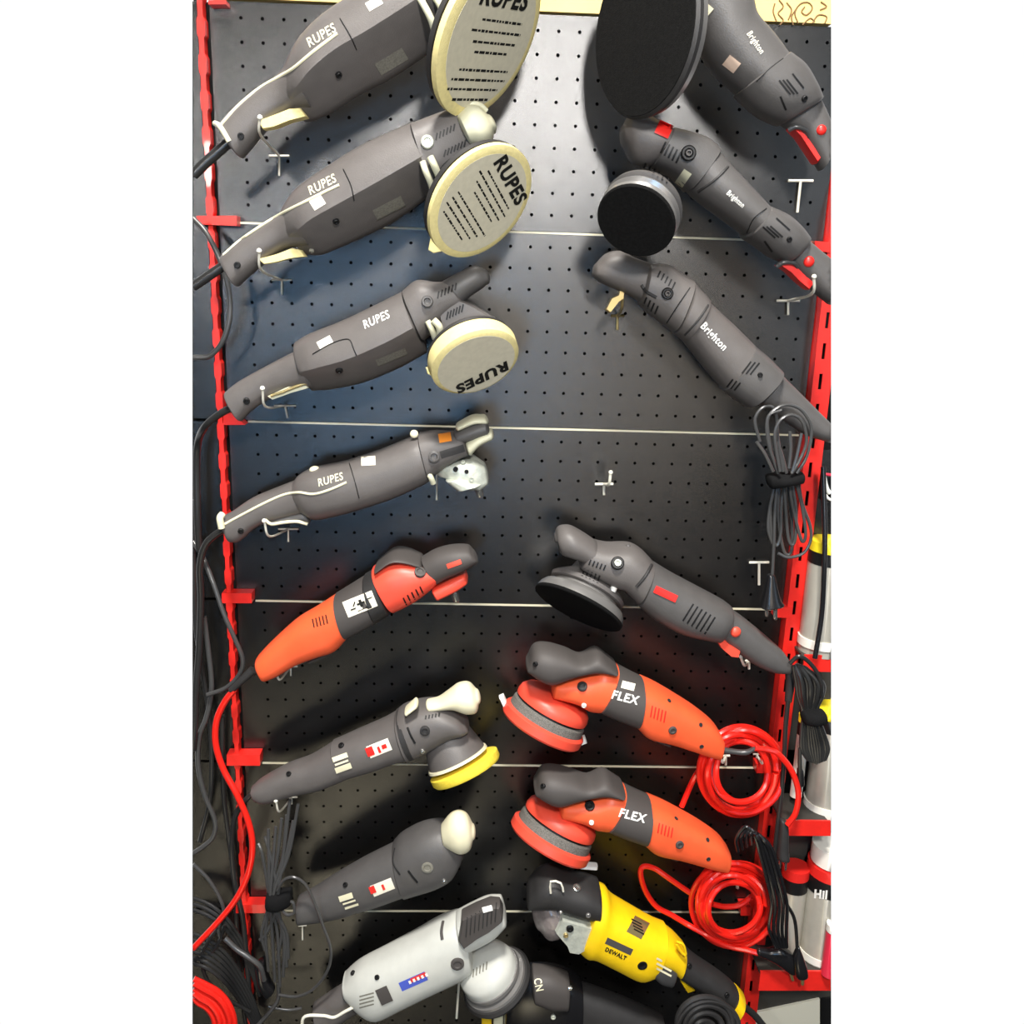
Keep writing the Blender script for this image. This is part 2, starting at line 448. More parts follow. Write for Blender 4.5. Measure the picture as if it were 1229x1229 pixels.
# strip of neighbouring bay on the left
CUR = None
lefts = [(0, 262), (262, 507), (507, 722), (722, 914), (914, 1095), (1095, 1240)]
for i, (y0, y1) in enumerate(lefts):
    x0, x1 = 231.2, None
    zt, zb = edges[i][0]-.002, edges[i][1]+.002
    if i == 0: zt = V(240, -12).z
    xr = -W2 - .012
    pl = V(231.2, y0).x; pr = V(231.2, y1).x
    def xl(z):
        lo, hi = -60, 1400
        for _ in range(30):
            m_ = (lo+hi)/2
            if V(231.2, m_).z > z: lo = m_
            else: hi = m_
        return V(231.2, lo).x
    vs = [(xl(zb), .003, zb), (xr, .003, zb), (xr, .003, zt), (xl(zt), .003, zt)]; vs += [(x, .009, z) for x, y, z in vs]
    o = build('side_panel', vs, [(0, 1, 2, 3), (7, 6, 5, 4), (0, 4, 5, 1), (1, 5, 6, 2), (2, 6, 7, 3), (3, 7, 4, 0)], 'panel', None, smooth=False)
    pos = ['topmost, beside the first polisher cord', 'behind the hanging grey cord loop', 'beside the tail of the slim striped polisher',
           'fourth from top, behind parallel dark cords', 'second from bottom, behind the red cord', 'lowest, behind the cord tangle']
    tag(o, 'narrow black panel left of the upright, ' + pos[i], 'panel', 'narrow black panels left of the upright')
# uprights
def upright(name, x0, x1, z0, z1, hh, pitch, slot, sw, xoff, m):
    acc = [box_v((x0, -hh, z0), (xoff, -hh+.002, z1)), box_v((xoff+sw, -hh, z0), (x1, -hh+.002, z1)), box_v((x1-.002, -hh+.002, z0), (x1, .012, z1)), box_v((x0, -hh+.002, z0), (x0+.002, .012, z1))]
    z = z0
    while z < z1:
        acc.append(box_v((xoff, -hh, z), (xoff+sw, -hh+.002, min(z1, z+pitch-slot)))); z += pitch
    return join(acc)
CUR = None
vs, fs = upright('r', W2-.010, W2+.015, zrow(5)-.02, ZT+.08, .018, .0405, .021, .0045, W2-.002, None)
def clip_keep(px, py): return True
t = thing('slotted_upright', 'wide red slotted steel upright on the right, running down beside the can shelves', 'upright', 905, 1229, 0)
build('post', vs, fs, 'red_paint', smooth=False)
# left one: seen on its notched edge
t = thing('slotted_upright', 'thin red notched upright on the left, behind the polisher cords', 'upright', 302, 1229, 0)
vs, fs = [], []; z = zrow(5)-.02; prof = []
i = 0
while z < ZT + .03:
    wv = .0046 if i % 2 == 0 else .0028
    prof += [(z+.002, wv), (z+.0185, wv)]; z += .0205; i += 1
for z, wv in prof:
    x = -W2 - .003
    for a, b in ((-wv, -.016), (wv, -.016), (wv, .0), (-wv, .0)): vs.append((x+a, b, z))
for i in range(len(prof)-1):
    for j in range(4): fs.append((i*4+j, i*4+(j+1) % 4, i*4+4+(j+1) % 4, i*4+4+j))
fs += [(3, 2, 1, 0), tuple(range(len(vs)-4, len(vs)))]
build('post', vs, fs, 'red_paint', smooth=False)
def bracket(corners, h0, h1, label):
    global CUR
    CUR = None
    a = [V(x, y, h1) for x, y in corners]; b = [Vector((p.x, -h0, p.z)) for p in a]; n = len(a)
    fs = [tuple(reversed(range(n))), tuple(range(n, 2*n))] + [(i, (i+1) % n, n+(i+1) % n, n+i) for i in range(n)]
    o = build('panel_bracket', a+b, fs, 'red_paint', None, smooth=False)
    tag(o, label, 'bracket', 'red brackets clipping the panels to the uprights')
for c, l in (((( 250, 0), (271, 0), (271, 5), (250, 5)), 'red bracket at the very top of the left upright'),
             (((236, 259), (284, 259), (284, 271), (236, 269)), 'red bracket at the left upright above the cord loop'),
             (((268, 497), (279, 497), (294, 510), (268, 510)), 'red bracket corner under the tail of the third polisher down on the left'),
             (((266, 712), (302, 712), (302, 724), (266, 724)), 'red bracket on the left upright above the orange handle'),
             (((272, 906), (312, 906), (312, 919), (272, 919)), 'red bracket on the left upright crossed by the red cord'),
             (((283, 1086), (319, 1086), (319, 1096), (283, 1096)), 'lowest red bracket on the left upright beside the strapped cord bundle'),
             (((978, 289), (997, 291), (997, 303), (978, 301)), 'red bracket at the right edge beside the second polisher handle'),
             (((931, 731), (951, 728), (949, 742), (930, 741)), 'red bracket on the right upright under the hanging black plug'),
             (((908, 917), (922, 917), (922, 928), (908, 928)), 'red bracket seen inside the upper red cord coil'),
             (((889, 1088), (901, 1088), (901, 1099), (889, 1099)), 'red bracket seen inside the lower red cord coil')):
    bracket(c, .001, .02, l)

# ------------------------------------------------------------------ white and brass peg hooks
def hook(x, y, tip, hp, label, m='white_wire', wbar=13, tail=22, cat='hook', ang=0, r=.0013, ball=True, drop=0):
    t = thing('peg_hook', label, cat, x, y, .002, 'wire peg hooks plugged into the panels')
    b0 = V(x, y, .0035); s = pxm(b0); acc = []
    dx = RIGHT*math.cos(math.radians(ang)) - UP*math.sin(math.radians(ang)); dx.y = 0; dx.normalize()
    acc.append(tube_v([b0-dx*wbar*s, b0+dx*wbar*s], r, 8))
    e = V(x+drop, y+tail, .004); acc.append(tube_v([b0, (b0+e)/2, e], r, 8))
    build('crossbar', *join(acc), m)
    if tip:
        T = V(tip[0], tip[1], hp); mid = Vector((b0.x*.35+T.x*.65, -hp*.85, b0.z*.45+T.z*.55 - .006))
        pts = [Vector(q) for q in smooth_list([list(b0), list(mid), list(T)], 6)]
        build('prong', *tube_v(pts, r*1.15, 8), m)
        if ball: build('end_cap', *lathe_v(T, Vector((0, -.5, 1)), [(.0005, -.003), (.0022, -.002), (.003, 0), (.0022, .002), (.0005, .003)], 12), m)
    return t
hook(335, 187, (312, 141), .18, 'wire peg hook under the rear handle of the top left polisher', wbar=12, tail=24)
hook(338, 336, (311, 301), .18, 'wire peg hook under the rear handle of the second polisher down on the left', wbar=12, tail=18)
hook(342, 487, (315, 466), .16, 'wire peg hook under the rear handle of the third polisher down on the left', wbar=13, tail=15, drop=3)
hook(346, 635, (317, 625), .12, 'wire peg hook under the trigger of the fourth polisher down on the left', 'white_wire', wbar=12, tail=15)
hook(349, 800, (332, 809), .06, 'white wire hook under the orange handle on the left', wbar=8, tail=11)
hook(350, 957, (331, 961), .08, 'white wire hook holding the strapped cord bundle at lower left', wbar=7, tail=8)
hook(363, 1111, None, 0, 'white wire hook on the lowest left panel under the handle of the knobbed tool', wbar=5, tail=17)
hook(961, 217, None, 0, 'white T-shaped peg between the two upper right polishers', wbar=15, tail=38, drop=-4, r=.0018)
hook(946, 361, (977, 332), .15, 'T-shaped wire peg under the trigger of the second polisher down on the right', 'white_wire', wbar=14, tail=17, r=.0016)
hook(741, 379, (747, 350), .07, 'brass wire peg hanging under the head of the third polisher down on the right', 'brass_wire', wbar=8, tail=17, r=.0018)
hook(725, 581, (733, 567), .05, 'small bare white peg on the empty middle of the board', wbar=11, tail=13, r=.0018)
hook(911, 675, None, 0, 'white T-shaped peg left of the plug of the strapped bundle', wbar=12, tail=27, r=.0019)
hook(899, 793, (889, 788), .04, 'white wire hook under the tail of the polisher with the oval red badge', wbar=5, tail=10, r=.0018)
hook(871, 907, (864, 906), .04, 'white wire hook left inside the upper red coil', wbar=5, tail=11, r=.0018)
hook(908, 905, (916, 908), .05, 'white wire hook with a bright end at the right inside the upper red coil', wbar=4, tail=5)
hook(884, 1060, (885, 1051), .05, 'white-tipped hook at the top inside the lower red coil', wbar=4, tail=6)
hook(551, 1178, None, 0, 'long thin peg rod hanging below the light grey polisher', wbar=3, tail=44, drop=-3, r=.0019)
hook(524, 552, None, 0, 'long thin peg rod hanging below the bare gear head', wbar=3, tail=48, r=.0013)
hook(521, 81, None, 0, 'short wire peg left of the topmost cream pad', wbar=7, tail=4)
hook(529, 100, None, 0, 'thin peg rod just below the topmost cream pad', wbar=2, tail=20)

# ------------------------------------------------------------------ left column of tools
FOAM = [(.80, -.10), (.93, -.10), (1.0, -.05), (1.0, .03), (.93, .055), (.86, .06)]
def pad_print_lines(name, fr, rows, m='ink', rot=0, parent='cur', squeeze=1.0, wr=.07):
    """printed rows of small type on a pad face, in the plane of the pad. rows: (v, u0, u1)"""
    P, R, ax, ux, uy = fr; acc = []
    for (v, u0, u1) in rows:
        u = u0
        while u < u1:
            l = random.uniform(.04, .13); e = min(u1, u+l); b = P + ax*(R*.0665)
            hh = wr*R*random.uniform(.35, .5)
            q = [b + ux*(u*R)+uy*(v*R-hh/2), b + ux*(e*R)+uy*(v*R-hh/2), b + ux*(e*R)+uy*(v*R+hh/2), b + ux*(u*R)+uy*(v*R+hh/2)]
            acc.append((q, [(0, 1, 2, 3)])); u = e + .018
    return build(name, *join(acc), m, parent, smooth=False, surf=False)
def plane_axes(P, ax, ang):
    """direction in the disc plane that points to screen angle ang (y down), and its perpendicular (text up)"""
    d = RIGHT*math.cos(math.radians(ang)) - UP*math.sin(math.radians(ang))
    to = (CAM-P).normalized(); d = d - to*d.dot(to)
    k_ = -d.dot(ax)/to.dot(ax); ux = (d + to*k_).normalized(); uy = ax.cross(ux).normalized()
    return ux, uy

def big_polisher(dx, dy, label, variant):
    """large black polisher with cream stripe; dx,dy shift of the traced outline"""
    q = lambda L: [(a+dx, b+dy, c+dx, d+dy, h, t) for a, b, c, d, h, t in L]
    return q
# --- polisher 1 (top)
thing('polisher', 'topmost left black polisher with cream stripe and the largest cream printed pad', 'polisher', 440, 90, 0, stand=0.04)
hull('motor_housing', [(338, 90, 366, 146, .085, .06), (348, 70, 384, 140, .088, .085), (362, 46, 402, 130, .09, .098), (388, 20, 430, 112, .092, .10), (430, -8, 472, 90, .095, .10), (498, -48, 536, 46, .10, .098)], 'dark_plastic', sec=RIDGE, sub=4)
hull('rear_handle', [(264, 150, 291, 190, .085, .04), (274, 138, 300, 180, .085, .042), (300, 116, 322, 154, .085, .044), (328, 97, 350, 136, .085, .05), (350, 76, 376, 132, .088, .07)], 'dark_plastic', sec=None, e=2.6)
prism('trigger', [(311, 147), (332, 139), (350, 132), (362, 131), (370, 141), (350, 146), (330, 154), (317, 156)], .088, .108, 'foam_cream', bev=.05)['label'] = 'cream trigger lever'
tube('handle_ring', [(258, 148, .092), (264, 152, .105), (275, 170, .105)], .003, 'cream')['label'] = 'cream end ring'
stroke('stripe', [(266, 149), (285, 128), (310, 107), (335, 92), (352, 82), (376, 62), (405, 40)], 4, 'cream')['label'] = 'cream stripe'
hull('front_head', [(500, -50, 538, 44, .10, .09), (520, -50, 548, 30, .10, .08), (545, -50, 562, 10, .10, .06)], 'dark_plastic', sub=3)
tube('strap', [(500, -8, .145), (508, 5, .148), (518, 25, .145), (524, 48, .13)], .0038, 'bone')['label'] = 'pale strap'
tube('strap', [(520, -8, .14), (528, 4, .143), (533, 15, .14)], .0045, 'bone')['label'] = 'pale strap'
text('lettering', 'RUPES', 385, 43, 16, -31, 'cream', xs=.8, bold=.015, shear=.2)
patch('sticker', rect(449, 4, 19, 11, -30), 'sticker', label='small white price sticker')
patch('rating_plate', rect(470, 74, 38, 16, -31), 'plate')
stroke('housing_joint', [(408, 22), (420, 42), (428, 60)], 1.2, 'black')
screw(406, 89, 4); screw(289, 163, 4)
fr = disc_frame(586, 45, .15, 96, .53, 30)
P, R, ax = fr
disc('backing_plate', fr, [(.2, -.55), (.34, -.5), (.4, -.25), (.92, -.2), (.97, -.16), (.97, -.1), (.8, -.1)], 'rubber')
disc('foam_pad', fr, FOAM + [(.0, .06)], 'foam_cream')['label'] = 'cream foam pad'
disc('printed_face', fr, [(.86, .05), (.86, .064), (0, .064)], 'pad_print')['label'] = 'greyish printed face of the pad'
ux, uy = plane_axes(P, ax, 6)
text_plane('lettering', 'RUPES', P + ax*R*.066 + ux*R*-.02 + uy*R*.48, ux, uy, R*.30, 'ink', xs=1.15, bold=.04, shear=.15)
pad_print_lines('small_print', (P, R, ax, ux, uy), [(.22, -.35, .55), (.09, -.5, .6), (-.04, -.4, .55), (-.16, -.3, .45), (-.38, -.5, .6), (-.5, -.6, .6), (-.62, -.62, .5), (-.75, -.45, .35)])
# --- polisher 2
thing('polisher', 'second black polisher down on the left, with rounded cream front cap', 'polisher', 430, 250, 0, stand=0.04)
hull('motor_housing', [(336, 257, 366, 306, .085, .06), (346, 240, 384, 306, .088, .085), (362, 222, 400, 300, .09, .096), (400, 196, 436, 284, .092, .10), (440, 172, 478, 262, .095, .10), (496, 147, 522, 230, .098, .094)], 'dark_plastic', sec=RIDGE)
hull('rear_handle', [(266, 308, 286, 344, .085, .04), (278, 297, 298, 333, .085, .042), (300, 281, 318, 316, .085, .044), (328, 263, 344, 299, .085, .05), (350, 246, 374, 296, .088, .068)], 'dark_plastic', e=2.6)
prism('trigger', [(311, 311), (334, 305), (352, 298), (362, 300), (368, 308), (350, 310), (332, 315), (318, 317)], .088, .106, 'foam_cream', bev=.05)['label'] = 'cream trigger lever'
stroke('stripe', [(268, 306), (290, 287), (318, 268), (342, 254), (370, 240), (390, 230), (407, 222)], 3.4, 'cream')['label'] = 'cream stripe'
text('lettering', 'RUPES', 386, 222, 15, -27, 'cream', xs=.8, bold=.015, shear=.2)
patch('sticker', rect(381, 243, 16, 13, -32), 'sticker', label='small white price sticker')
patch('rating_plate', rect(467, 250, 38, 14, -27), 'plate')
stroke('housing_joint', [(412, 203), (421, 222), (425, 241)], 1.2, 'black')
screw(403, 265, 4); screw(285, 318, 4); screw(374, 300, 3, 'grey_ink')
hull('front_head', [(494, 150, 518, 226, .10, .09), (512, 143, 536, 222, .10, .088), (530, 136, 556, 210, .10, .08), (548, 130, 570, 195, .10, .07)], 'dark_plastic', e=3)
hull('front_cap', [(549, 140, 568, 180, .108, .085), (560, 129, 582, 180, .108, .084), (572, 128, 590, 172, .108, .07), (584, 138, 593, 160, .106, .05)], 'bone', e=2.5, r1=.006)['label'] = 'cream front cap'
tube('cap_rim', [(517, 149, .12), (535, 141, .125), (550, 131, .125), (565, 125, .125), (576, 126, .122), (584, 133, .118)], .0028, 'bone')['label'] = 'cream upper rim'
screw(513, 171, 8, 'gear_metal', .006)
multi_patch('air_vent', [rect(524+4.2*i, 164-2.2*i, 2, 9, 10) for i in range(6)] + [rect(534+4.0*i, 184-2*i, 2.2, 9, 15) for i in range(7)], 'black')
tube('strap', [(507, 194, .145), (511, 206, .146), (517, 220, .138), (521, 236, .12)], .0036, 'bone')['label'] = 'pale strap'
tube('strap', [(516, 188, .15), (521, 198, .15), (527, 212, .14)], .004, 'bone')['label'] = 'pale strap'
fr = disc_frame(577, 243, .15, 74, .655, 43); P, R, ax = fr
disc('backing_plate', fr, [(.3, -.8), (.42, -.75), (.55, -.3), (.92, -.24), (.98, -.18), (.98, -.1), (.8, -.1)], 'rubber')
disc('foam_pad', fr, FOAM + [(.0, .06)], 'foam_cream')['label'] = 'cream foam pad'
disc('printed_face', fr, [(.87, .05), (.87, .064), (0, .064)], 'pad_print')['label'] = 'greyish printed face of the pad'
prism('pull_tab', [(517, 284), (514, 300), (520, 304), (530, 302), (538, 294)], .105, .112, 'foam_cream')['label'] = 'cream pull tab'
ux, uy = plane_axes(P, ax, 60)
text_plane('lettering', 'RUPES', P + ax*R*.066 + uy*R*.58, ux, uy, R*.34, 'ink', xs=1.1, bold=.04, shear=.15)
pad_print_lines('small_print', (P, R, ax, ux, uy), [(.34, -.5, .5), (.22, -.62, .6), (.1, -.5, .55), (-.02, -.35, .45), (-.24, -.6, .6), (-.36, -.6, .5), (-.48, -.6, .4), (-.6, -.5, .3)])
# --- polisher 3
thing('polisher', 'third black polisher down on the left, with thick cream pad printed upside down', 'polisher', 420, 440, 0, stand=0.03)
hull('motor_housing', [(355, 410, 374, 470, .08, .07), (372, 400, 398, 468, .082, .085), (410, 385, 436, 460, .085, .092), (450, 366, 478, 443, .088, .094), (482, 350, 512, 424, .09, .092)], 'dark_plastic', sec=RIDGE, r0=.005)
hull('rear_handle', [(271, 470, 291, 505, .075, .04), (286, 458, 304, 492, .075, .042), (318, 440, 332, 474, .077, .044), (345, 426, 362, 466, .08, .052), (358, 420, 376, 464, .08, .06)], 'dark_plastic', e=2.6)
prism('trigger', [(322, 475), (345, 464), (368, 454), (371, 465), (350, 471), (328, 479)], .084, .10, 'bone', bev=.05)['label'] = 'pale trigger lever'
tube('trigger_edge', [(325, 475, .103), (340, 470, .103), (355, 464, .103), (368, 460, .102)], .0018, 'brass_wire')
text('lettering', 'RUPES', 451, 384, 14, -24, 'white', xs=.8, bold=.015, shear=.2)
patch('sticker', rect(390, 411, 18, 10, -28), 'sticker', label='small white price sticker')
patch('rating_plate', rect(470, 429, 38, 9, -22), 'plate')
stroke('housing_joint', [(375, 425), (398, 412), (418, 407), (424, 418), (428, 427)], 1.1, 'black')
screw(407, 444, 4.5); screw(296, 481, 4)
hull('front_head', [(484, 348, 510, 408, .09, .09), (500, 336, 528, 392, .092, .088), (520, 338, 544, 376, .094, .08), (536, 338, 558, 368, .095, .07)], 'dark_plastic', e=3)
hull('front_grip', [(530, 338, 550, 372, .098, .06), (548, 328, 562, 358, .10, .056), (568, 319, 578, 347, .10, .05), (580, 322, 584, 342, .10, .04)], 'dark_plastic2', e=2.4, r1=.006)
prism('gear_housing', [(526, 374), (552, 358), (570, 366), (596, 383), (560, 398), (532, 410)], .06, .13, 'dark_plastic', bev=.12)
screw(513, 362, 7, 'dark_plastic2', .006)
multi_patch('air_vent', [rect(526+4.2*i, 354-2.0*i, 2, 9, 10) for i in range(6)] + [rect(537+3.6*i, 379-1.8*i, 2, 10, 12) for i in range(6)], 'black')
tube('strap', [(513, 385, .14), (518, 395, .14), (522, 406, .13)], .0035, 'bone')['label'] = 'pale strap'
tube('strap', [(520, 384, .145), (527, 392, .143), (528, 402, .135)], .0042, 'bone')['label'] = 'pale strap'
fr = disc_frame(571, 436, .13, 55, .62, 67); P, R, ax = fr
disc('backing_plate', fr, [(.3, -1.0), (.45, -.9), (.6, -.55), (.93, -.5), (.98, -.44), (.98, -.38), (.8, -.38)], 'rubber')
disc('foam_pad', fr, [(.86, -.38), (.98, -.36), (1.02, -.26), (1.0, -.02), (.9, .05), (0, .05)], 'foam_cream')['label'] = 'thick cream foam pad'
disc('printed_face', fr, [(.88, .04), (.88, .058), (0, .058)], 'pad_print')['label'] = 'greyish printed face of the pad'
prism('pull_tab', [(511, 441), (513, 448), (526, 456), (536, 452), (524, 440)], .12, .13, 'foam_cream')['label'] = 'cream pull tab'
ux, uy = plane_axes(P, ax, -26)
text_plane('lettering', 'RUPES', P + ax*R*.06 - uy*R*.45, -ux, -uy, R*.42, 'ink', xs=1.0, bold=.05, shear=.15)
# --- polisher 4 with bare gear head
thing('polisher', 'slim black polisher on the left with cream stripe and bare silver gear head', 'polisher', 420, 590, 0)
hull('motor_housing', [(352, 578, 368, 616, .07, .055), (360, 569, 380, 622, .07, .07), (378, 561, 400, 619, .072, .078), (413, 554, 426, 612, .075, .08), (456, 540, 470, 598, .078, .078), (490, 526, 508, 581, .08, .075), (502, 522, 516, 576, .08, .072)], 'dark_plastic', e=2.5, r0=.006)
hull('rear_handle', [(268, 619, 279, 650, .07, .036), (278, 614, 290, 648, .07, .038), (302, 598, 312, 630, .07, .04), (330, 586, 342, 622, .07, .044), (356, 576, 368, 614, .07, .052)], 'dark_plastic', e=2.6)
tube('handle_ring', [(267, 617, .085), (264, 622, .09), (266, 634, .09)], .0045, 'cream')['label'] = 'cream end ring'
stroke('stripe', [(270, 629), (290, 618), (317, 604), (340, 594), (358, 591), (376, 593), (395, 588), (416, 579)], 3.2, 'cream')['label'] = 'cream stripe'
hull('trigger', [(322, 624, 325, 629, .075, .02), (338, 618, 340, 628, .075, .024), (354, 613, 356, 627, .075, .024), (368, 612, 370, 629, .075, .02)], 'dark_plastic2')
tube('trigger_edge', [(318, 624, .09), (326, 629, .09), (340, 627, .09), (356, 626, .09), (369, 629, .088)], .0022, 'cream')['label'] = 'cream trigger edge'
text('lettering', 'RUPES', 396, 576, 13, -16, 'cream', xs=.8, bold=.015, shear=.2)
patch('sticker', rect(442, 553, 17, 11, -3), 'sticker', label='small white price sticker')
stroke('housing_joint', [(418, 552), (425, 575), (431, 598)], 1.1, 'black')
knob(377, 563, 6, 'cream', name='button', label='cream button'); knob(497, 521, 5, 'cream', name='button', label='cream button')
screw(289, 637, 3.5)
hull('front_head', [(503, 520, 517, 574, .08, .076), (520, 518, 531, 562, .08, .076), (540, 519, 552, 549, .08, .07), (552, 518, 562, 545, .08, .062)], 'dark_plastic', e=3)
hull('front_grip', [(546, 516, 552, 532, .085, .05), (562, 508, 568, 528, .088, .05), (580, 503, 586, 522, .09, .046)], 'dark_plastic2', e=2.4)
hull('front_cap', [(549, 508, 552, 515, .085, .05), (566, 499, 570, 508, .088, .05), (580, 498, 584, 508, .088, .044)], 'bone', e=2.5, r1=.004)['label'] = 'cream upper cap'
hull('front_cap', [(560, 528, 566, 545, .09, .05), (572, 521, 576, 534, .09, .05), (588, 515, 590, 527, .09, .044)], 'bone', e=2.5, r1=.004)['label'] = 'cream lower cap'
patch('sticker', rect(534, 525, 15, 11, -10), 'orange_label', label='orange sticker')
screw(521, 548, 7, 'dark_plastic2', .004)
patch('side_panel', rect(543, 542, 30, 9, -17), 'rubber')
hull('gear_head', [(524, 562, 531, 571, .08, .03), (534, 555, 545, 574, .08, .05), (550, 550, 558, 582, .08, .055), (568, 548, 576, 586, .08, .055), (580, 556, 584, 580, .08, .045)], 'gear_metal', e=5, sub=1)
hull('gear_flange', [(536, 574, 552, 570, .085, .06), (548, 585, 578, 577, .085, .06)], 'gear_metal', e=4, sub=1)
hull('spindle', [(560, 582, 580, 574, .08, .022), (563, 587, 582, 579, .08, .02)], 'gear_metal', sub=1)
hull('spindle', [(568, 583, 578, 579, .08, .01), (573, 597, 581, 594, .08, .01)], 'steel', sub=1, r1=.002)
screw(547, 563, 3); screw(560, 566, 2.5); screw(556, 556, 3, 'gear_metal'); screw(566, 575, 3, 'gear_metal')
tube('strap', [(513, 566, .11), (517, 573, .112), (520, 580, .108)], .0036, 'bone')['label'] = 'pale strap'
# --- orange rotary polisher
thing('polisher', 'orange and dark grey polisher without a pad, the only orange one on the left', 'polisher', 430, 730, 0)
hull('rear_handle', [(309, 788, 322, 814, .065, .05), (320, 776, 336, 808, .065, .056), (340, 757, 358, 795, .065, .06), (358, 742, 384, 785, .067, .066), (380, 729, 404, 778, .068, .07), (402, 715, 418, 763, .068, .074)], 'orange', e=2.6, r0=.006)['label'] = 'orange rear handle'
hull('motor_housing', [(402, 714, 418, 763, .068, .078), (420, 703, 436, 754, .07, .08), (436, 693, 453, 744, .07, .08)], 'dark_grip', e=2.4, r0=0, r1=0)
hull('housing_ring', [(437, 691, 454, 744, .07, .084), (449, 684, 470, 733, .07, .084)], 'rubber', e=2.4, r0=.002, r1=.002)
hull('front_head', [(447, 682, 475, 731, .07, .08), (462, 672, 490, 724, .072, .08), (480, 668, 508, 713, .073, .076), (500, 672, 522, 701, .074, .068), (512, 676, 528, 694, .075, .06)], 'orange_red', e=2.6)['label'] = 'orange gear head'
hull('head_grip', [(452, 677, 455, 681, .073, .066), (470, 663, 472, 670, .073, .07), (486, 662, 489, 671, .073, .068), (503, 668, 507, 677, .073, .06)], 'dark_grip', e=2.3)
hull('front_grip', [(506, 669, 526, 699, .08, .05), (522, 660, 538, 692, .083, .052), (542, 655, 556, 684, .085, .052), (560, 655, 570, 676, .085, .046), (566, 660, 573, 673, .085, .04)], 'dark_grip', e=2.4, r1=.003)
patch('red_mark', rect(545, 677, 18, 6, -20), 'orange_red', label='small orange mark')
hull('gear_nub', [(520, 703, 527, 716, .075, .045), (540, 692, 548, 706, .075, .045), (556, 686, 560, 698, .075, .04)], 'orange_red', e=4, sub=2)
hull('spindle', [(540, 706, 548, 703, .075, .012), (544, 721, 552, 719, .075, .012)], 'steel', sub=1)
screw(504, 687, 7, 'dark_grip')
multi_patch('air_vent', [rect(486+5*i, 722-3.4*i, 1.8, 10, -25) for i in range(5)] + [rect(376+4*i, 748-1.2*i, 1.5, 11, -12) for i in range(5)], 'ink')
patch('name_label', rect(432, 725, 38, 20, -22), 'sticker', label='white label with a dark sign')
multi_patch('label_marks', [rect(433, 724, 10, 2.5, -22), rect(433, 724, 3.5, 9, -22), rect(424, 731, 7, 1.6, -22), rect(443, 718, 8, 1.2, -22), rect(425, 725, 1.6, 6, 20), rect(436, 731, 14, .9, -22)], 'ink', lift=.0018)
hull('switch', [(371, 790, 373, 794, .062, .02), (393, 780, 396, 786, .062, .02)], 'dark_grip', sub=1)
tube('cord_sleeve', [(304, 804, .062), (292, 815, .062), (277, 829, .06)], [.0065, .0055, .0045], 'rubber')
# --- cream-knobbed polisher with yellow pad
thing('polisher', 'grey-black polisher with a cream knob and a yellow foam pad, lower left', 'polisher', 450, 890, 0)
hull('rear_handle', [(303, 944, 310, 959, .06, .032), (313, 936, 322, 961, .06, .042), (344, 919, 356, 951, .062, .05), (372, 909, 386, 944, .065, .056), (402, 891, 420, 930, .068, .062)], 'dark_plastic', e=2.5)
hull('motor_housing', [(398, 892, 416, 931, .068, .062), (430, 878, 446, 922, .07, .068), (458, 866, 474, 912, .072, .07), (473, 858, 492, 907, .073, .074)], 'dark_plastic', e=2.4)
hull('front_head', [(474, 857, 492, 908, .074, .08), (485, 849, 504, 903, .075, .08), (504, 843, 522, 893, .076, .078), (526, 843, 540, 882, .078, .074), (545, 851, 556, 877, .08, .066), (556, 860, 562, 874, .08, .05)], 'dark_plastic', e=2.5)
hull('housing_ring', [(476, 855, 496, 906, .074, .084), (481, 852, 501, 904, .074, .084)], 'rubber', sub=1)
hull('knob', [(513, 841, 517, 852, .085, .03), (526, 838, 530, 850, .087, .034), (540, 828, 545, 850, .09, .04), (550, 821, 560, 855, .092, .046), (562, 820, 572, 853, .092, .046), (571, 828, 575, 843, .092, .03)], 'cream', e=2.1, r1=.004)['label'] = 'cream rounded front knob'
hull('button', [(487, 850, 490, 855, .1, .03), (497, 841, 501, 847, .1, .03)], 'cream', sub=1)['label'] = 'cream button'
fr = disc_frame(550, 913, .075, 37, .2, 65, -1); P, R, ax = fr
fr = (P, R, ax)
disc('pad_housing', fr, [(.3, -1.35), (.62, -1.2), (.8, -.85), (.9, -.45), (.97, -.16), (.97, -.1), (.8, -.1)], 'dark_plastic')
disc('backing_plate', fr, [(.9, -.12), (1.02, -.1), (1.04, -.02), (.9, 0)], 'cream')['label'] = 'cream backing plate rim'
fr = disc_frame(556, 916, .075, 44, .2, 65, -1)
disc('foam_pad', fr, [(.0, -.02), (.88, 0), (1.0, .03), (1.0, .2), (.95, .27), (0, .27)], 'yellow_foam')['label'] = 'yellow foam pad'
patch('name_label', rect(455, 898, 28, 15, -22), 'sticker', label='white and red label')
multi_patch('label_marks', [rect(444, 902, 9, 11, -22), rect(455, 900, 3, 8, -22), rect(461, 896, 6, 5, -22)], 'red', lift=.0018)
multi_patch('vent_slats', [rect(408, 909, 19, 6, -20), rect(410, 915.5, 17, 2.5, -20), rect(412, 922, 20, 7, -20)], 'cream', lift=.002)['label'] = 'cream vent slats'
stroke('housing_slot', [(489, 873), (493, 883), (498, 892)], 2.5, 'black')
screw(510, 877, 6, 'rubber', .003); screw(410, 895, 3.5); screw(347, 929, 3)
multi_patch('air_vent', [rect(511+4*i, 861-.8*i, 2, 5, 10) for i in range(5)], 'black')
screw(507, 901, 3, 'steel')
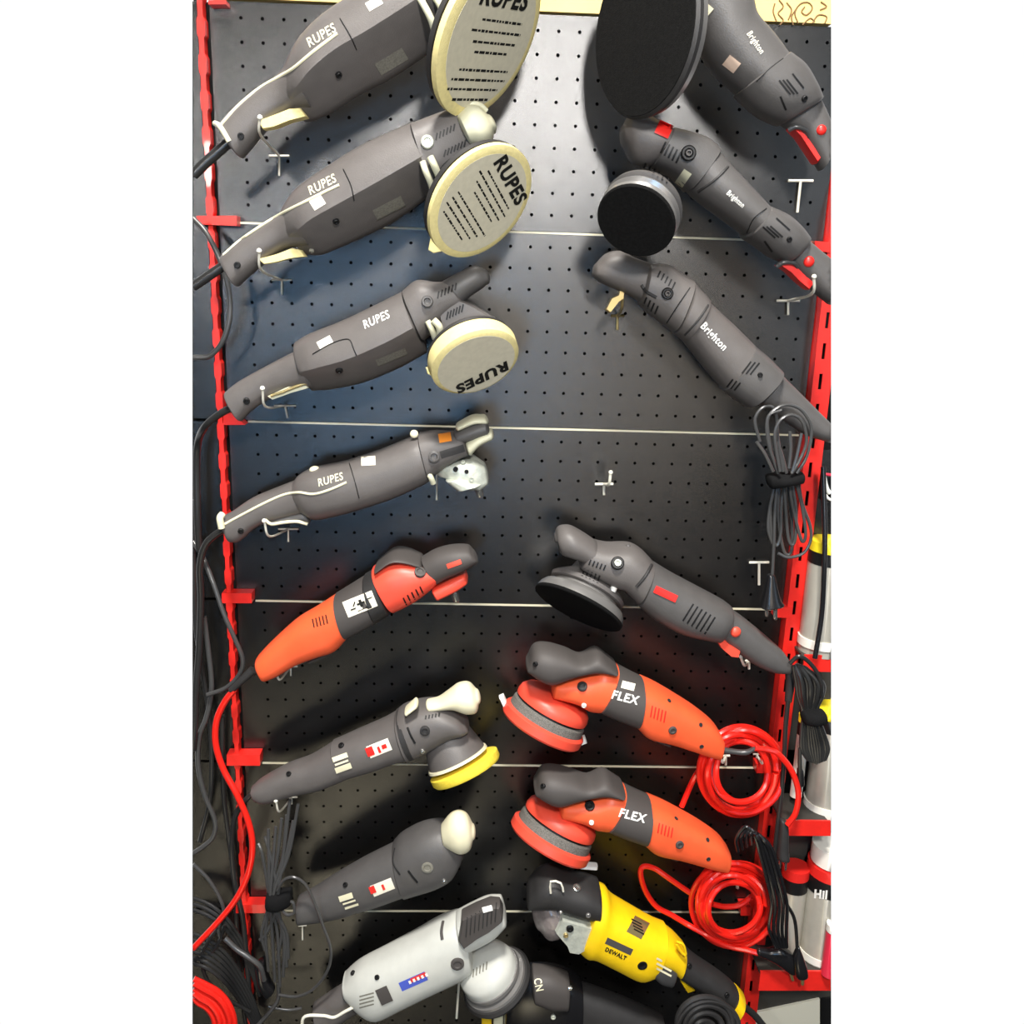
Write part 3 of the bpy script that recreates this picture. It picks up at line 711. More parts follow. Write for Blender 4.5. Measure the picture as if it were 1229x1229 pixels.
# --- lower knobbed tool
thing('polisher', 'grey-black polisher with a cream knob but no yellow pad, above the light grey polisher', 'polisher', 450, 1060, 0)
hull('rear_handle', [(358, 1078, 360, 1106, .06, .042), (378, 1067, 386, 1102, .062, .048), (402, 1052, 416, 1095, .065, .056), (418, 1043, 434, 1088, .067, .06)], 'dark_plastic2', e=2.5)
hull('motor_housing', [(414, 1045, 432, 1090, .067, .06), (440, 1031, 456, 1082, .069, .066), (471, 1016, 488, 1070, .072, .07)], 'dark_plastic2', e=2.4)
hull('front_head', [(471, 1015, 488, 1071, .072, .076), (482, 1004, 502, 1067, .075, .078), (506, 992, 524, 1060, .078, .08), (530, 988, 542, 1050, .08, .074), (544, 996, 552, 1034, .08, .06), (550, 1004, 555, 1026, .08, .05)], 'dark_plastic2', e=2.5)
hull('knob', [(530, 990, 534, 1014, .10, .03), (540, 978, 544, 1020, .105, .04), (550, 974, 554, 1023, .107, .044), (560, 978, 564, 1018, .107, .04), (567, 990, 568, 1006, .106, .026)], 'cream', e=2.1, r0=.003, r1=.004)['label'] = 'cream rounded front knob'
patch('name_label', rect(459, 1065, 27, 14, -22), 'sticker', label='white and red label')
multi_patch('label_marks', [rect(447, 1068, 7, 9, -22), rect(460, 1065, 3, 7, -22)], 'red', lift=.0018)
multi_patch('vent_slats', [rect(415, 1077, 17, 7, -18), rect(419, 1083, 16, 2.2, -18), rect(422, 1088, 17, 2.8, -18)], 'cream', lift=.002)['label'] = 'cream vent slats'
stroke('housing_slot', [(490, 1045), (495, 1052), (501, 1059)], 2.5, 'black'); stroke('housing_joint', [(474, 1018), (472, 1035), (480, 1050)], 2, 'black')
screw(513, 1041, 7, 'grey_ink', .002); screw(415, 1062, 3); screw(533, 1057, 3, 'steel')
# --- light grey polisher
thing('polisher', 'light grey polisher with ribbed dark front handle and round dark pad, at the bottom left', 'polisher', 500, 1170, 0)
hull('rear_handle', [(418, 1180, 434, 1210, .06, .04), (400, 1190, 414, 1222, .058, .04), (376, 1206, 388, 1244, .055, .04)], 'dark_plastic', e=2.5)
hull('motor_housing', [(413, 1173, 418, 1192, .07, .05), (421, 1165, 436, 1209, .072, .066), (434, 1156, 455, 1216, .075, .076), (464, 1141, 484, 1202, .078, .08), (500, 1122, 516, 1186, .08, .082), (524, 1108, 540, 1175, .082, .082), (546, 1099, 558, 1166, .084, .078), (558, 1100, 566, 1160, .084, .07)], 'grey_shell', e=2.5, r0=.004)['label'] = 'light grey body'
hull('front_handle', [(548, 1098, 556, 1140, .095, .05), (566, 1089, 576, 1130, .098, .052), (585, 1081, 594, 1119, .10, .052), (600, 1080, 607, 1106, .10, .046)], 'grey_shell', e=3, r1=.004)['label'] = 'light grey front handle'
pp = [(554, 1097), (572, 1088), (590, 1081), (600, 1082), (604, 1090), (603, 1100), (588, 1112), (572, 1121), (556, 1133), (550, 1124), (553, 1110)]
prism('ribbed_grip', pp, .105, .132, 'dark_grip', bev=.08)['label'] = 'dark ribbed grip'
multi_patch('grip_ribs', [rect(560+5*i, 1113-2.6*i, 1.4, 24, 4) for i in range(8)], 'rubber', lift=.0015)
patch('sticker', rect(585, 1091, 12, 7, -15), 'white', lift=.002, label='small white sticker')
fr = disc_frame(584, 1163, .085, 36, .72, 50, -1); P, R, ax = fr
ax2 = -ax
disc('gear_dome', (P, R, ax), [(.3, -.5), (.7, -.42), (.95, -.2), (1.0, 0), (1.0, .2)], 'grey_shell')['label'] = 'light grey domed pad housing'
disc('pad_rim', (P, R, ax), [(1.0, .2), (1.04, .22), (1.06, .32), (.95, .36), (.95, .44), (1.12, .5), (1.14, .58), (1.0, .62)], 'silver_rim')
disc('backing_plate', (P, R, ax), [(.9, .5), (1.2, .6), (1.26, .72), (1.2, .86), (1.0, .9), (0, .9)], 'rubber')
multi_patch('air_vent', [rect(568+4*i, 1168-2.2*i, 1.5, 10, 5) for i in range(5)], 'grey_ink')
stroke('housing_slot', [(532, 1106), (530, 1118), (531, 1128)], 4, 'dark_grip')
screw(549, 1156.5, 8, 'dark_grip', .003); screw(424, 1168, 3); screw(453, 1173, 3)
patch('name_label', rect(496, 1178, 34, 11, -24), 'blue', label='blue and red label')
multi_patch('label_band', [rect(502, 1173, 20, 5, -24)], 'red', lift=.0018)
multi_patch('label_marks', [rect(492+5*i, 1179-2.2*i, 3, 4, -24) for i in range(5)], 'white', lift=.0024)
patch('switch', rect(461, 1195, 15, 20, -24), 'dark_grip', lift=.0025)
multi_patch('air_vent', [rect(440, 1194+4.5*i, 18, 1.8, -15) for i in range(4)], 'grey_ink')
tube('power_cord', [(436, 1213, .1), (428, 1208, .1), (416, 1213, .1), (401, 1221, .098), (388, 1219, .098), (366, 1220, .098), (362, 1234, .098)], .0024, 'white_wire')['label'] = 'white cord'

# ------------------------------------------------------------------ right column of tools
# --- top right
thing('polisher', 'topmost black polisher on the right, with a very big round black pad', 'polisher', 900, 70, 0, stand=0.03)
hull('motor_housing', [(872, -50, 806, 10, .09, .09), (888, -26, 822, 30, .09, .092), (900, -2, 834, 46, .09, .092), (906, 20, 846, 70, .09, .09), (925, 42, 864, 94, .09, .088), (944, 68, 886, 112, .09, .088)], 'dark_plastic2', e=2.3)
hull('rear_housing', [(944, 66, 884, 114, .09, .092), (962, 80, 900, 130, .09, .09), (976, 102, 916, 142, .09, .082), (984, 118, 934, 150, .088, .07)], 'dark_plastic2', e=2.5)
hull('rear_handle', [(984, 122, 936, 148, .085, .05), (993, 142, 955, 162, .085, .048), (997, 155, 968, 178, .085, .046), (997, 175, 984, 205, .085, .04)], 'dark_plastic2', e=2.5, r1=0)
hull('gear_housing', [(870, -60, 812, -20, .10, .08), (850, -40, 815, 25, .105, .09), (832, -20, 812, 30, .11, .09)], 'dark_plastic2', e=3)
prism('trigger', [(946, 154), (956, 152), (966, 160), (976, 176), (986, 188), (978, 197), (968, 182), (956, 164)], .075, .10, 'red')['label'] = 'red trigger'
tube('trigger_guard', [(946, 156, .1), (956, 152, .103), (968, 156, .103), (972, 164, .1)], .003, 'cord_grey')
knob(986, 156, 6, 'red', name='lock_button', label='red lock button')
patch('badge', rect(843, 16, 14, 26, 40), 'cream', label='cream badge'); patch('sticker', rect(878, 77, 17, 15, 38), 'pink_sticker', label='pale pink price sticker')
text('lettering', 'Brighton', 907, 51, 11, 56, 'sticker', xs=.7, bold=.01)
stroke('housing_joint', [(940, 70), (924, 82), (908, 98)], 1.2, 'black')
multi_patch('air_vent', [rect(942+4.5*i, 105-.5*i, 2.2, 22, -38) for i in range(3)] + [rect(958, 97, 2, 22, -38), rect(940, 124, 2.4, 18, -22)], 'black')
screw(965, 118, 3.5)
fr = disc_frame(771, 36, .15, 96, .60, 188); P, R, ax = fr
disc('backing_plate', fr, [(.2, -.5), (.45, -.42), (.5, -.3), (.9, -.24), (.98, -.2), (1.0, -.12), (.96, -.1)], 'silver_rim')
disc('pad_edge', fr, [(.96, -.12), (1.02, -.1), (1.03, -.04), (1.0, 0)], 'rubber')
disc('pad_face', fr, [(1.0, -.01), (.99, .01), (0, .01)], 'velour')['label'] = 'black hook-face of the pad'
# --- second right
thing('polisher', 'second black polisher down on the right, with rounded nose and red square button', 'polisher', 870, 230, 0, stand=0.03)
hull('motor_housing', [(857, 178, 822, 226, .085, .084), (872, 196, 836, 240, .086, .086), (896, 222, 866, 262, .087, .086), (922, 250, 896, 284, .087, .084)], 'dark_plastic2', e=2.3)
hull('rear_housing', [(920, 248, 893, 286, .087, .088), (942, 258, 908, 296, .087, .086), (958, 272, 924, 308, .086, .08), (968, 284, 940, 316, .085, .068)], 'dark_plastic2', e=2.5)
hull('rear_handle', [(966, 286, 942, 314, .083, .05), (980, 298, 958, 332, .083, .048), (997, 313, 976, 350, .083, .046), (997.5, 330, 996, 366, .083, .046)], 'dark_plastic2', e=2.5, r1=0)
hull('front_head', [(806, 155, 782, 200, .085, .08), (826, 160, 806, 212, .085, .084), (848, 168, 818, 224, .085, .086), (860, 180, 824, 230, .085, .086)], 'dark_plastic2', e=3)
hull('nose_grip', [(748, 150, 750, 178, .085, .05), (755, 138, 758, 194, .086, .066), (770, 135, 772, 200, .088, .072), (788, 145, 786, 198, .088, .074), (804, 155, 796, 196, .086, .076)], 'dark_plastic', e=2.2, r0=.004)
patch('red_button', rect(797, 155, 18, 17, 25), 'red', lift=.003, label='red square button')
screw(826, 184, 9, 'black', .006); screw(826, 184, 4, 'dark_plastic', .009)
multi_patch('air_vent', [rect(796+4.6*i, 177+3*i, 2.4, 15, 25) for i in range(5)], 'black')
patch('badge', rect(820, 214, 11, 20, 35), 'bone', label='cream badge')
text('lettering', 'Brighton', 883, 239, 9.5, 41, 'white', xs=.7, bold=.015)
stroke('housing_joint', [(920, 250), (905, 262), (896, 280)], 1.2, 'black'); stroke('housing_joint', [(874, 200), (858, 216), (838, 230)], 3, 'rubber')
multi_patch('air_vent', [rect(923+4.5*i, 279-.5*i, 2.2, 20, -48) for i in range(3)] + [rect(940, 269, 2, 22, -48), rect(922, 296, 2.4, 16, -35)], 'black')
screw(947, 287, 3.2)
prism('trigger', [(932, 318), (942, 314), (952, 320), (964, 332), (974, 340), (968, 348), (956, 338), (944, 326)], .073, .10, 'red')['label'] = 'red trigger'
tube('trigger_guard', [(932, 320, .1), (940, 315, .103), (952, 315, .103), (958, 320, .1)], .003, 'cord_grey')
knob(971, 314, 6.5, 'red', name='lock_button', label='red lock button')
fr = disc_frame(763, 266, .16, 47, .80, 118); P, R, ax = fr
disc('pad_housing', fr, [(.5, -1.35), (.68, -1.25), (.8, -.9), (1.02, -.72), (1.05, -.6), (.9, -.52)], 'dark_plastic2')
disc('backing_plate', fr, [(.85, -.54), (1.0, -.48), (1.05, -.38), (.95, -.32), (.95, -.24), (1.04, -.16), (1.0, -.04)], 'silver_rim')
disc('pad_face', fr, [(1.03, -.06), (1.03, 0), (1.0, .03), (0, .03)], 'velour')['label'] = 'black hook-face of the pad'
multi_patch('air_vent', [rect(774+5.4*i, 199+3.6*i, 2.2, 7, 20) for i in range(6)], 'black')
# --- third right
thing('polisher', 'third black polisher down on the right, without a pad, bold white lettering', 'polisher', 850, 400, 0, stand=0.0)
hull('nose_grip', [(716, 316, 714, 334, .07, .05), (728, 304, 722, 340, .07, .062), (744, 301, 744, 350, .072, .068), (760, 309, 764, 360, .075, .07), (786, 318, 770, 368, .08, .072)], 'dark_plastic', e=3, r0=.004)
hull('front_head', [(778, 317, 768, 366, .085, .078), (800, 317, 780, 378, .085, .084), (816, 328, 794, 388, .085, .086), (830, 336, 806, 398, .085, .086)], 'dark_plastic', e=2.8)
hull('motor_housing', [(832, 339, 808, 400, .085, .09), (848, 357, 818, 408, .085, .09), (852, 364, 822, 412, .085, .084), (880, 390, 848, 445, .085, .082), (904, 414, 868, 468, .085, .082)], 'dark_plastic', e=2.4)
hull('rear_housing', [(902, 413, 866, 467, .085, .086), (920, 428, 878, 477, .085, .086), (936, 444, 894, 488, .085, .084)], 'dark_plastic2', e=2.6)
hull('rear_handle', [(936, 448, 908, 484, .083, .05), (962, 474, 940, 505, .083, .048), (984, 496, 966, 522, .083, .046), (997, 509, 996, 531, .083, .044)], 'dark_plastic2', e=2.5, r1=0)
stroke('housing_joint', [(828, 345), (814, 366), (800, 388)], 1.4, 'black'); stroke('housing_joint', [(850, 366), (838, 384), (822, 402)], 2.5, 'rubber'); stroke('housing_joint', [(770, 342), (776, 350), (788, 357)], 4, 'rubber')
screw(801, 352, 7, 'black', .006); screw(801, 352, 3.5, 'dark_plastic', .009)
multi_patch('air_vent', [rect(791+4.4*i, 329+3.4*i, 2, 9, 25) for i in range(5)] + [rect(774+4.6*i, 362+3.4*i, 2, 11, 22) for i in range(4)], 'black')
text('lettering', 'Brighton', 857, 404, 13, 46, 'white', xs=.8, bold=.02)
multi_patch('air_vent', [rect(896+5*i, 441+.8*i, 2, 18, 38) for i in range(3)] + [rect(876+4.5*i, 460+2*i, 2, 12, 38) for i in range(3)], 'black')
screw(912, 450, 3)
prism('gear_spindle', [(726, 372), (731, 376), (742, 362), (748, 358), (749, 348), (744, 347), (742, 354), (733, 358)], .07, .085, 'brass_wire')['label'] = 'brass-coloured spindle'
# --- tool with red label, silver rimmed pad
thing('polisher', 'dark grey polisher with an oval red badge on its side, right of centre', 'polisher', 800, 710, 0)
hull('nose_grip', [(666, 650, 668, 640, .08, .03), (669, 634, 672, 662, .082, .048), (683, 631, 684, 668, .084, .058), (698, 638, 694, 671, .084, .058), (716, 650, 704, 676, .082, .06)], 'dark_plastic', e=2.2, r0=.003)
hull('front_head', [(712, 649, 696, 680, .08, .064), (730, 653, 712, 690, .08, .072), (756, 653, 736, 702, .08, .078), (770, 660, 748, 706, .08, .08), (783, 673, 762, 720, .08, .08)], 'dark_plastic', e=2.6)
hull('motor_housing', [(783, 674, 764, 724, .08, .08), (806, 688, 786, 742, .08, .08), (836, 704, 816, 758, .08, .08), (866, 720, 846, 765, .08, .076), (878, 728, 858, 768, .08, .064)], 'dark_plastic2', e=2.4)
hull('rear_handle', [(878, 731, 862, 766, .075, .05), (896, 744, 882, 780, .075, .048), (918, 762, 904, 796, .075, .046), (938, 780, 926, 805, .075, .042), (947, 792, 942, 806, .075, .036)], 'dark_plastic2', e=2.5)
stroke('housing_joint', [(782, 678), (774, 692), (764, 704)], 4, 'rubber')
o = patch('badge', rect(799, 713, 29, 9, 25), 'red', lift=.002, label='oval red badge')
knob(754, 655, 3, 'dark_plastic2', name='button')
screw(741, 676, 8, 'black', .005); screw(741, 676, 4.5, 'gear_metal', .008)
multi_patch('air_vent', [rect(826+5.2*i, 735+3.2*i, 2, 24, 32) for i in range(6)], 'black')
multi_patch('air_vent', [rect(708+4.4*i, 675+1.6*i, 1.8, 7, 22) for i in range(5)], 'black')
prism('trigger', [(855, 760), (862, 759), (874, 770), (886, 778), (884, 785), (875, 784), (862, 773)], .07, .10, 'orange_red')['label'] = 'red trigger'
knob(883, 758.5, 6.5, 'orange_red', name='lock_button', label='red lock button')
fr = disc_frame(694, 729, .075, 57, .24, 116); P, R, ax = fr
disc('pad_housing', fr, [(.3, -1.1), (.44, -1.0), (.52, -.72), (.78, -.52), (.84, -.46), (.82, -.38), (.66, -.36)], 'dark_plastic')
disc('backing_plate', fr, [(.5, -.38), (.72, -.36), (.74, -.3), (.9, -.24), (.96, -.16), (1.0, -.02), (.98, .0)], 'silver_rim')['label'] = 'shiny silver pad rim'
disc('pad_face', fr, [(1.0, -.03), (1.0, .02), (.98, .04), (0, .04)], 'velour')['label'] = 'black hook-face of the pad'
multi_patch('air_vent', [rect(700+4.6*i, 687+2*i, 2, 9, 18) for i in range(5)], 'black')
screw(737, 705, 4, 'white', .006); tube('cord_sleeve', [(945, 798, .075), (948, 808, .078), (948, 824, .08), (946, 842, .08)], [.007, .0068, .0062, .005], 'rubber')
# --- two orange tools with white marks
def orange_tool(label, ox, oy, kx, ky, dh, sticker, tabs):
    X = lambda p: (ox + (p[0]-631.7)*kx, oy + (p[1]-788.6)*ky)
    def hl(L): return [(*X((a, b)), *X((c, d)), h+dh, t) for a, b, c, d, h, t in L]
    def R_(x, y, w_, h_, an): a = X((x, y)); return rect(a[0], a[1], w_*kx, h_*ky, an)
    a0 = X((740, 850)); thing('polisher', label, 'polisher', a0[0], a0[1], 0, None)
    fr = disc_frame(*X((652, 868)), .07+dh, 52*kx, .25, 118, -1); P, R, ax = fr
    disc('pad', (P, R, ax), [(.8, -.15), (.95, -.13), (1.0, -.08), (1.0, .1), (.96, .15), (0, .15)], 'orange_red')['label'] = 'orange round pad'
    disc('pad_band', (P, R, ax), [(.7, -.36), (.86, -.34), (.9, -.3), (.92, -.12), (.8, -.1)], 'speckled_band')['label'] = 'grey speckled band above the pad'
    disc('pad_gap', (P, R, ax), [(.6, -.42), (.84, -.4), (.84, -.34), (.6, -.34)], 'black')
    disc('pad_housing', (P, R, ax), [(.2, -.78), (.58, -.76), (.76, -.7), (.86, -.6), (.89, -.48), (.88, -.4), (.6, -.4)], 'orange_red')['label'] = 'orange domed pad housing'
    for tx, ty, tw, th, ta in tabs: prism('white_tab', rect(*X((tx, ty)), tw, th, ta), .055+dh, .068+dh, 'white', bev=.2)['label'] = 'white plastic tab'
    hull('neck', hl([(668, 812, 664, 834, .085, .05), (688, 806, 690, 840, .085, .064), (708, 800, 704, 848, .085, .07), (724, 792, 712, 850, .085, .074), (742, 800, 719, 850, .085, .076)]), 'orange', e=2.6)['label'] = 'orange neck'
    hull('motor_housing', hl([(742, 800, 716, 849, .085, .084), (756, 808, 736, 858, .085, .086), (772, 816, 762, 868, .085, .084)]), 'dark_grip', e=2.4, r0=.002, r1=.002)
    hull('rear_handle', hl([(772, 816, 762, 867, .085, .076), (790, 824, 776, 880, .085, .074), (814, 838, 802, 887, .082, .07), (836, 852, 826, 895, .08, .064), (856, 868, 846, 902, .078, .058), (866, 882, 860, 906, .076, .05)]), 'orange', e=3.2, r1=.003)['label'] = 'orange rear handle'
    hull('nose_grip', hl([(633, 792, 634, 802, .095, .05), (641, 776, 646, 812, .098, .062), (657, 774, 662, 818, .10, .066), (678, 780, 682, 811, .10, .062), (697, 788, 698, 805, .10, .058), (716, 780, 712, 803, .098, .062), (730, 790, 723, 801, .096, .064), (739, 798, 734, 802, .094, .062)]), 'dark_grip', e=2.5, r0=.003)
    text('lettering', 'FLEX', *X((749.7, 837.5)), 14.5, 14, 'white', xs=.95, bold=.03, shear=.1)
    if sticker: patch('sticker', R_(754, 823, 16, 9, 14), 'sticker', label='small white price sticker')
    a = X((699, 824)); screw(a[0], a[1], 6, 'black'); a = X((807, 876)); screw(a[0], a[1], 5, 'dark_grip'); a = X((643, 797)); screw(a[0], a[1], 3)
    for p in ((803, 841), (841, 870), (842, 896)): a = X(p); screw(a[0], a[1], 2.6, 'rubber', .001)
    multi_patch('air_vent', [R_(782+4*i, 854+1.6*i, 1.5, 14, 10) for i in range(5)], 'red')
    hull('switch', hl([(784, 880, 780, 884, .08, .03), (804, 888, 800, 892, .08, .03)]), 'dark_grip', sub=1)
    a = X((702, 848)); screw(a[0]-1, a[1]-2, 3, 'white')
orange_tool('upper of two orange polishers with round pads, small white sticker above its lettering', 631.7, 788.6, 1, 1, 0, True, [(605, 842, 6, 16, -25), (697, 889, 13, 7, -20)])
orange_tool('lower of the two orange polishers with white lettering and no sticker on it', 641, 936, .995, .885, 0, False, [(697, 905, 22, 4, 4)])
# --- yellow tool
thing('polisher', 'yellow and black polisher with a clear-wrapped round head, at the bottom right', 'polisher', 760, 1120, 0)
hull('wrapped_pad', [(640, 1078, 648, 1112, .075, .05), (652, 1064, 658, 1122, .08, .07), (668, 1070, 672, 1118, .082, .074), (682, 1080, 678, 1112, .08, .06)], 'bag', e=2.2, r0=.008)['label'] = 'crumpled clear plastic wrap over the pad'
hull('front_grip', [(636, 1060, 634, 1086, .09, .05), (646, 1049, 648, 1084, .092, .064), (662, 1044, 666, 1084, .094, .07), (682, 1052, 684, 1090, .094, .07), (704, 1056, 700, 1094, .092, .074), (719, 1062, 716, 1096, .09, .076)], 'rubber', e=2.4, r0=.004)
tube('bail_ring', [(661, 1072, .128), (661, 1058, .13), (673, 1060, .13), (676, 1070, .128)], .0016, 'white_wire', sub=2)
screw(692, 1066, 5, 'steel', .003)
prism('gear_case', [(672, 1085.4), (717, 1098), (711, 1116), (692.5, 1128), (681, 1126), (678, 1118), (663.5, 1101)], .06, .125, 'gear_metal', bev=.08)['label'] = 'silver gear case'
screw(673, 1094, 2.5, 'silver_rim'); screw(706, 1098, 3, 'silver_rim'); screw(684, 1114, 4.5); screw(679, 1122, 3, 'brass_wire')
hull('motor_housing', [(717, 1066, 692, 1132, .085, .088), (728, 1070, 701, 1140, .085, .09), (736, 1080, 712, 1142, .085, .086), (756, 1092, 738, 1155, .085, .084), (783, 1107, 764, 1168, .084, .08), (800, 1114, 781, 1164, .082, .074)], 'yellow', e=2.6, r0=.003)['label'] = 'yellow motor housing'
hull('vented_collar', [(782, 1146, 778, 1162, .1, .035), (796, 1150, 790, 1175, .1, .04), (811, 1160, 803, 1180, .098, .035)], 'cord_grey', e=2.6)
multi_patch('collar_ribs', [rect(797, 1155+6*i, 20, 2.4, 28) for i in range(3)], 'cream', lift=.0015)
hull('rear_housing', [(794, 1113, 786, 1150, .083, .07), (810, 1124, 800, 1154, .082, .064), (822, 1136, 812, 1166, .08, .058)], 'yellow', e=2.5)['label'] = 'yellow rear housing'
tube('rocker_ring', [(812, 1130, .115), (820, 1134, .115), (823, 1146, .113), (818, 1143, .114), (812, 1133, .115)], .002, 'yellow')
hull('rear_handle', [(822, 1138, 812, 1168, .078, .05), (838, 1152, 828, 1178, .078, .05), (858, 1165, 846, 1190, .078, .05), (876, 1178, 862, 1203, .078, .048), (888, 1190, 872, 1212, .078, .044)], 'rubber', e=2.5)
hull('handle_end', [(886, 1187, 868, 1212, .078, .05), (893, 1194, 877, 1219, .078, .05)], 'yellow', e=2.4, sub=1, r0=.001)['label'] = 'yellow handle end'
prism('trigger', [(814, 1171), (823, 1168), (838, 1182), (824, 1187)], .065, .085, 'yellow')['label'] = 'yellow trigger tab'
patch('name_label', rect(743, 1136, 34, 8, 25), 'dark_grip', label='dark label'); text('lettering', 'DEWALT', 739, 1145, 7, 25, 'ink', xs=.9, bold=.04)
patch('warning_label', rect(766, 1113, 20, 22, 28), 'brass_wire', label='dull printed label'); screw(771, 1159, 6, 'black', .001)
multi_patch('label_marks', [rect(764+1.0*i, 1106+4*i, 14, 1.4, 28) for i in range(4)], 'ink', lift=.0016)
screw(827, 1159, 3); screw(872, 1194, 3)
tube('power_cord', [(890, 1206, .075), (905, 1218, .07), (920, 1236, .07)], .0055, 'cord')
# --- black tool at the bottom centre
thing('polisher', 'black polisher mostly below the bottom edge, between the light grey and the yellow ones', 'polisher', 700, 1215, 0)
hull('front_head', [(612, 1170, 606, 1240, .06, .05), (632, 1161, 626, 1250, .062, .062), (655, 1160, 652, 1250, .064, .068), (680, 1166, 680, 1250, .066, .07), (698, 1178, 694, 1250, .066, .066)], 'gloss_black', e=2.6)
hull('motor_housing', [(698, 1182, 690, 1250, .064, .058), (722, 1190, 714, 1255, .064, .058), (760, 1205, 750, 1262, .064, .058), (796, 1222, 786, 1270, .064, .056)], 'rubber', e=2.4)
hull('upper_cover', [(640, 1163, 642, 1198, .085, .05), (662, 1165, 662, 1206, .086, .05), (682, 1172, 680, 1207, .084, .046)], 'dark_grip', e=2.8)
text('lettering', 'CN', 646, 1182, 13, 78, 'cream', xs=.8, bold=.02)
screw(684, 1186, 3, 'steel'); screw(664, 1220, 3, 'gear_metal')
prism('yellow_trim', [(578, 1218), (590, 1213), (590, 1240), (578, 1240)], .03, .05, 'yellow')['label'] = 'yellow trim'
prism('pale_trim', [(592, 1216), (604, 1210), (604, 1240), (592, 1240)], .03, .05, 'bone')['label'] = 'pale green-grey trim'

# ------------------------------------------------------------------ cords
CUR = None; STAND = 0.0
def cord(name, pts, r, m, label, cat='cord', group=None):
    global CUR
    CUR = None
    return tag(tube(name, pts, r, m, None), label, cat, group)
GL = None
cord('power_cord', [(278, 168, .12), (262, 182, .12), (246, 196, .12), (232, 210, .12)], .0062, 'cord', 'thick dark cord leaving the tail of the topmost left polisher', group=GL)
cord('power_cord', [(270, 318, .12), (255, 328, .12), (232, 344, .12)], .0058, 'cord', 'thick dark cord leaving the tail of the second left polisher', group=GL)
cord('power_cord', [(232, 262, .05), (248, 280, .055), (264, 312, .06), (274, 345, .06), (276, 378, .06), (268, 408, .06), (252, 427, .06), (232, 429, .06)], .0034, 'cord_grey', 'grey cord hanging in a loop past the left upright', group=GL)
cord('power_cord', [(280, 488, .105), (262, 498, .1), (246, 512, .09), (238, 530, .06), (236, 560, .05), (237, 620, .05), (239, 660, .045)], .0046, 'cord', 'dark cord falling from the tail of the third left polisher', group=GL)
cord('power_cord', [(272, 634, .07), (258, 642, .068), (246, 655, .065), (240, 680, .06), (241, 720, .05), (239, 780, .045), (235, 830, .045), (234, 870, .045), (232, 900, .04)], .0046, 'cord', 'dark cord falling from the tail of the slim striped polisher', group=GL)
cord('power_cord', [(232, 650, .03), (243, 668, .04), (256, 700, .055), (268, 735, .06), (281, 765, .06), (291, 790, .055), (288, 808, .05), (272, 825, .045), (249, 834, .04)], .0032, 'cord_grey', 'thin grey cord swinging across the left upright beside the orange handle', group=GL)
cord('power_cord', [(245, 740, .03), (250, 780, .03), (254, 825, .03), (248, 860, .032), (239, 885, .034), (238, 920, .034), (246, 955, .034), (258, 985, .034), (256, 1004, .034), (244, 1016, .034), (232, 1024, .034)], .0036, 'cord_grey', 'grey cord bending left of the red cord', group=GL)
cord('power_cord', [(267, 860, .015), (267, 910, .015), (269, 960, .016), (276, 1015, .016), (282, 1065, .016), (285, 1130, .016), (290, 1190, .016), (296, 1236, .016)], .0035, 'cord', 'dark cord running down just left of the left upright', group=GL)
cord('power_cord', [(303, 952, .055), (290, 966, .055), (281, 985, .05), (278, 1020, .04), (282, 1060, .04), (291, 1100, .04), (296, 1150, .035), (300, 1200, .03), (304, 1236, .03)], .004, 'cord', 'dark cord leaving the tail of the polisher with the yellow pad', group=GL)
cord('power_cord', [(232, 1037, .05), (250, 1055, .05), (264, 1078, .05), (268, 1095, .05), (262, 1115, .05), (265, 1128, .05)], .0026, 'cord_grey', 'thin grey-green cord above the lower left tangle', group=GL)
cord('power_cord', [(270, 1126, .1), (285, 1140, .105), (300, 1150, .11), (312, 1160, .11), (317, 1176, .105)], .0038, 'cord_grey', 'pale grey cord end crossing to the strapped bundle', group=GL)
cord('power_cord', [(334, 1180, .06), (334, 1198, .06), (326, 1212, .06), (308, 1232, .06)], .003, 'cord_grey', 'grey cord dropping out of the strapped bundle to the bottom edge', group=GL)
cord('power_cord', [(322, 1208, .05), (345, 1212, .05), (362, 1210, .05)], .0022, 'cord_grey', 'short thin grey cord end left of the light grey polisher', group=GL)
cord('power_cord', [(232, 600, .02), (233, 700, .02), (236, 760, .02), (250, 850, .02), (254, 900, .018), (252, 960, .016), (240, 1010, .016)], .0034, 'cord', 'dark cord hugging the left edge behind the others', group=GL)
cord('red_power_cord', [(281, 828, .06), (270, 842, .06), (260, 865, .06), (259, 893, .06), (268, 923, .062), (284, 953, .066), (298, 986, .068), (303, 1016, .07), (298, 1048, .07), (284, 1078, .07), (262, 1106, .07), (232, 1138, .07)], .0046, 'red_cord', 'red cord running down from the orange tool on the left and crossing the upright')
# tangle of dark cord at the lower left
def strands(paths, r, m, name, parent='cur', sub=6):
    return build(name, *join([tube_v(tpts(p, sub), r, 8) for p in paths]), m, parent)
thing('power_cord', 'dark cord wound in a flat tangle at the lower left corner', 'cord', 270, 1200, .03)
P_ = []
for i in range(9):
    o_ = i*7
    P_.append([(232, 1078+o_, .03+.003*i), (250, 1085+o_, .035+.003*i), (268, 1098+o_*1.02, .04+.002*i), (285, 1120+o_, .04), (300, 1150+o_*.9, .035), (312, 1185+o_*.7, .03)])
P_ = P_[:3] + [[(a, b+22, c) for a, b, c in q] for q in P_[3:]]
P_.append([(263, 1112, .05), (250, 1130, .05), (242, 1150, .05), (250, 1178, .05), (275, 1200, .045), (300, 1214, .04)])
P_.append([(232, 1152, .05), (248, 1148, .05), (262, 1132, .05), (270, 1110, .05)])
P_ = [[(max(x, 232.5), y, h) for x, y, h in q] for q in P_]
strands(P_, .0028, 'cord', 'cord_windings')
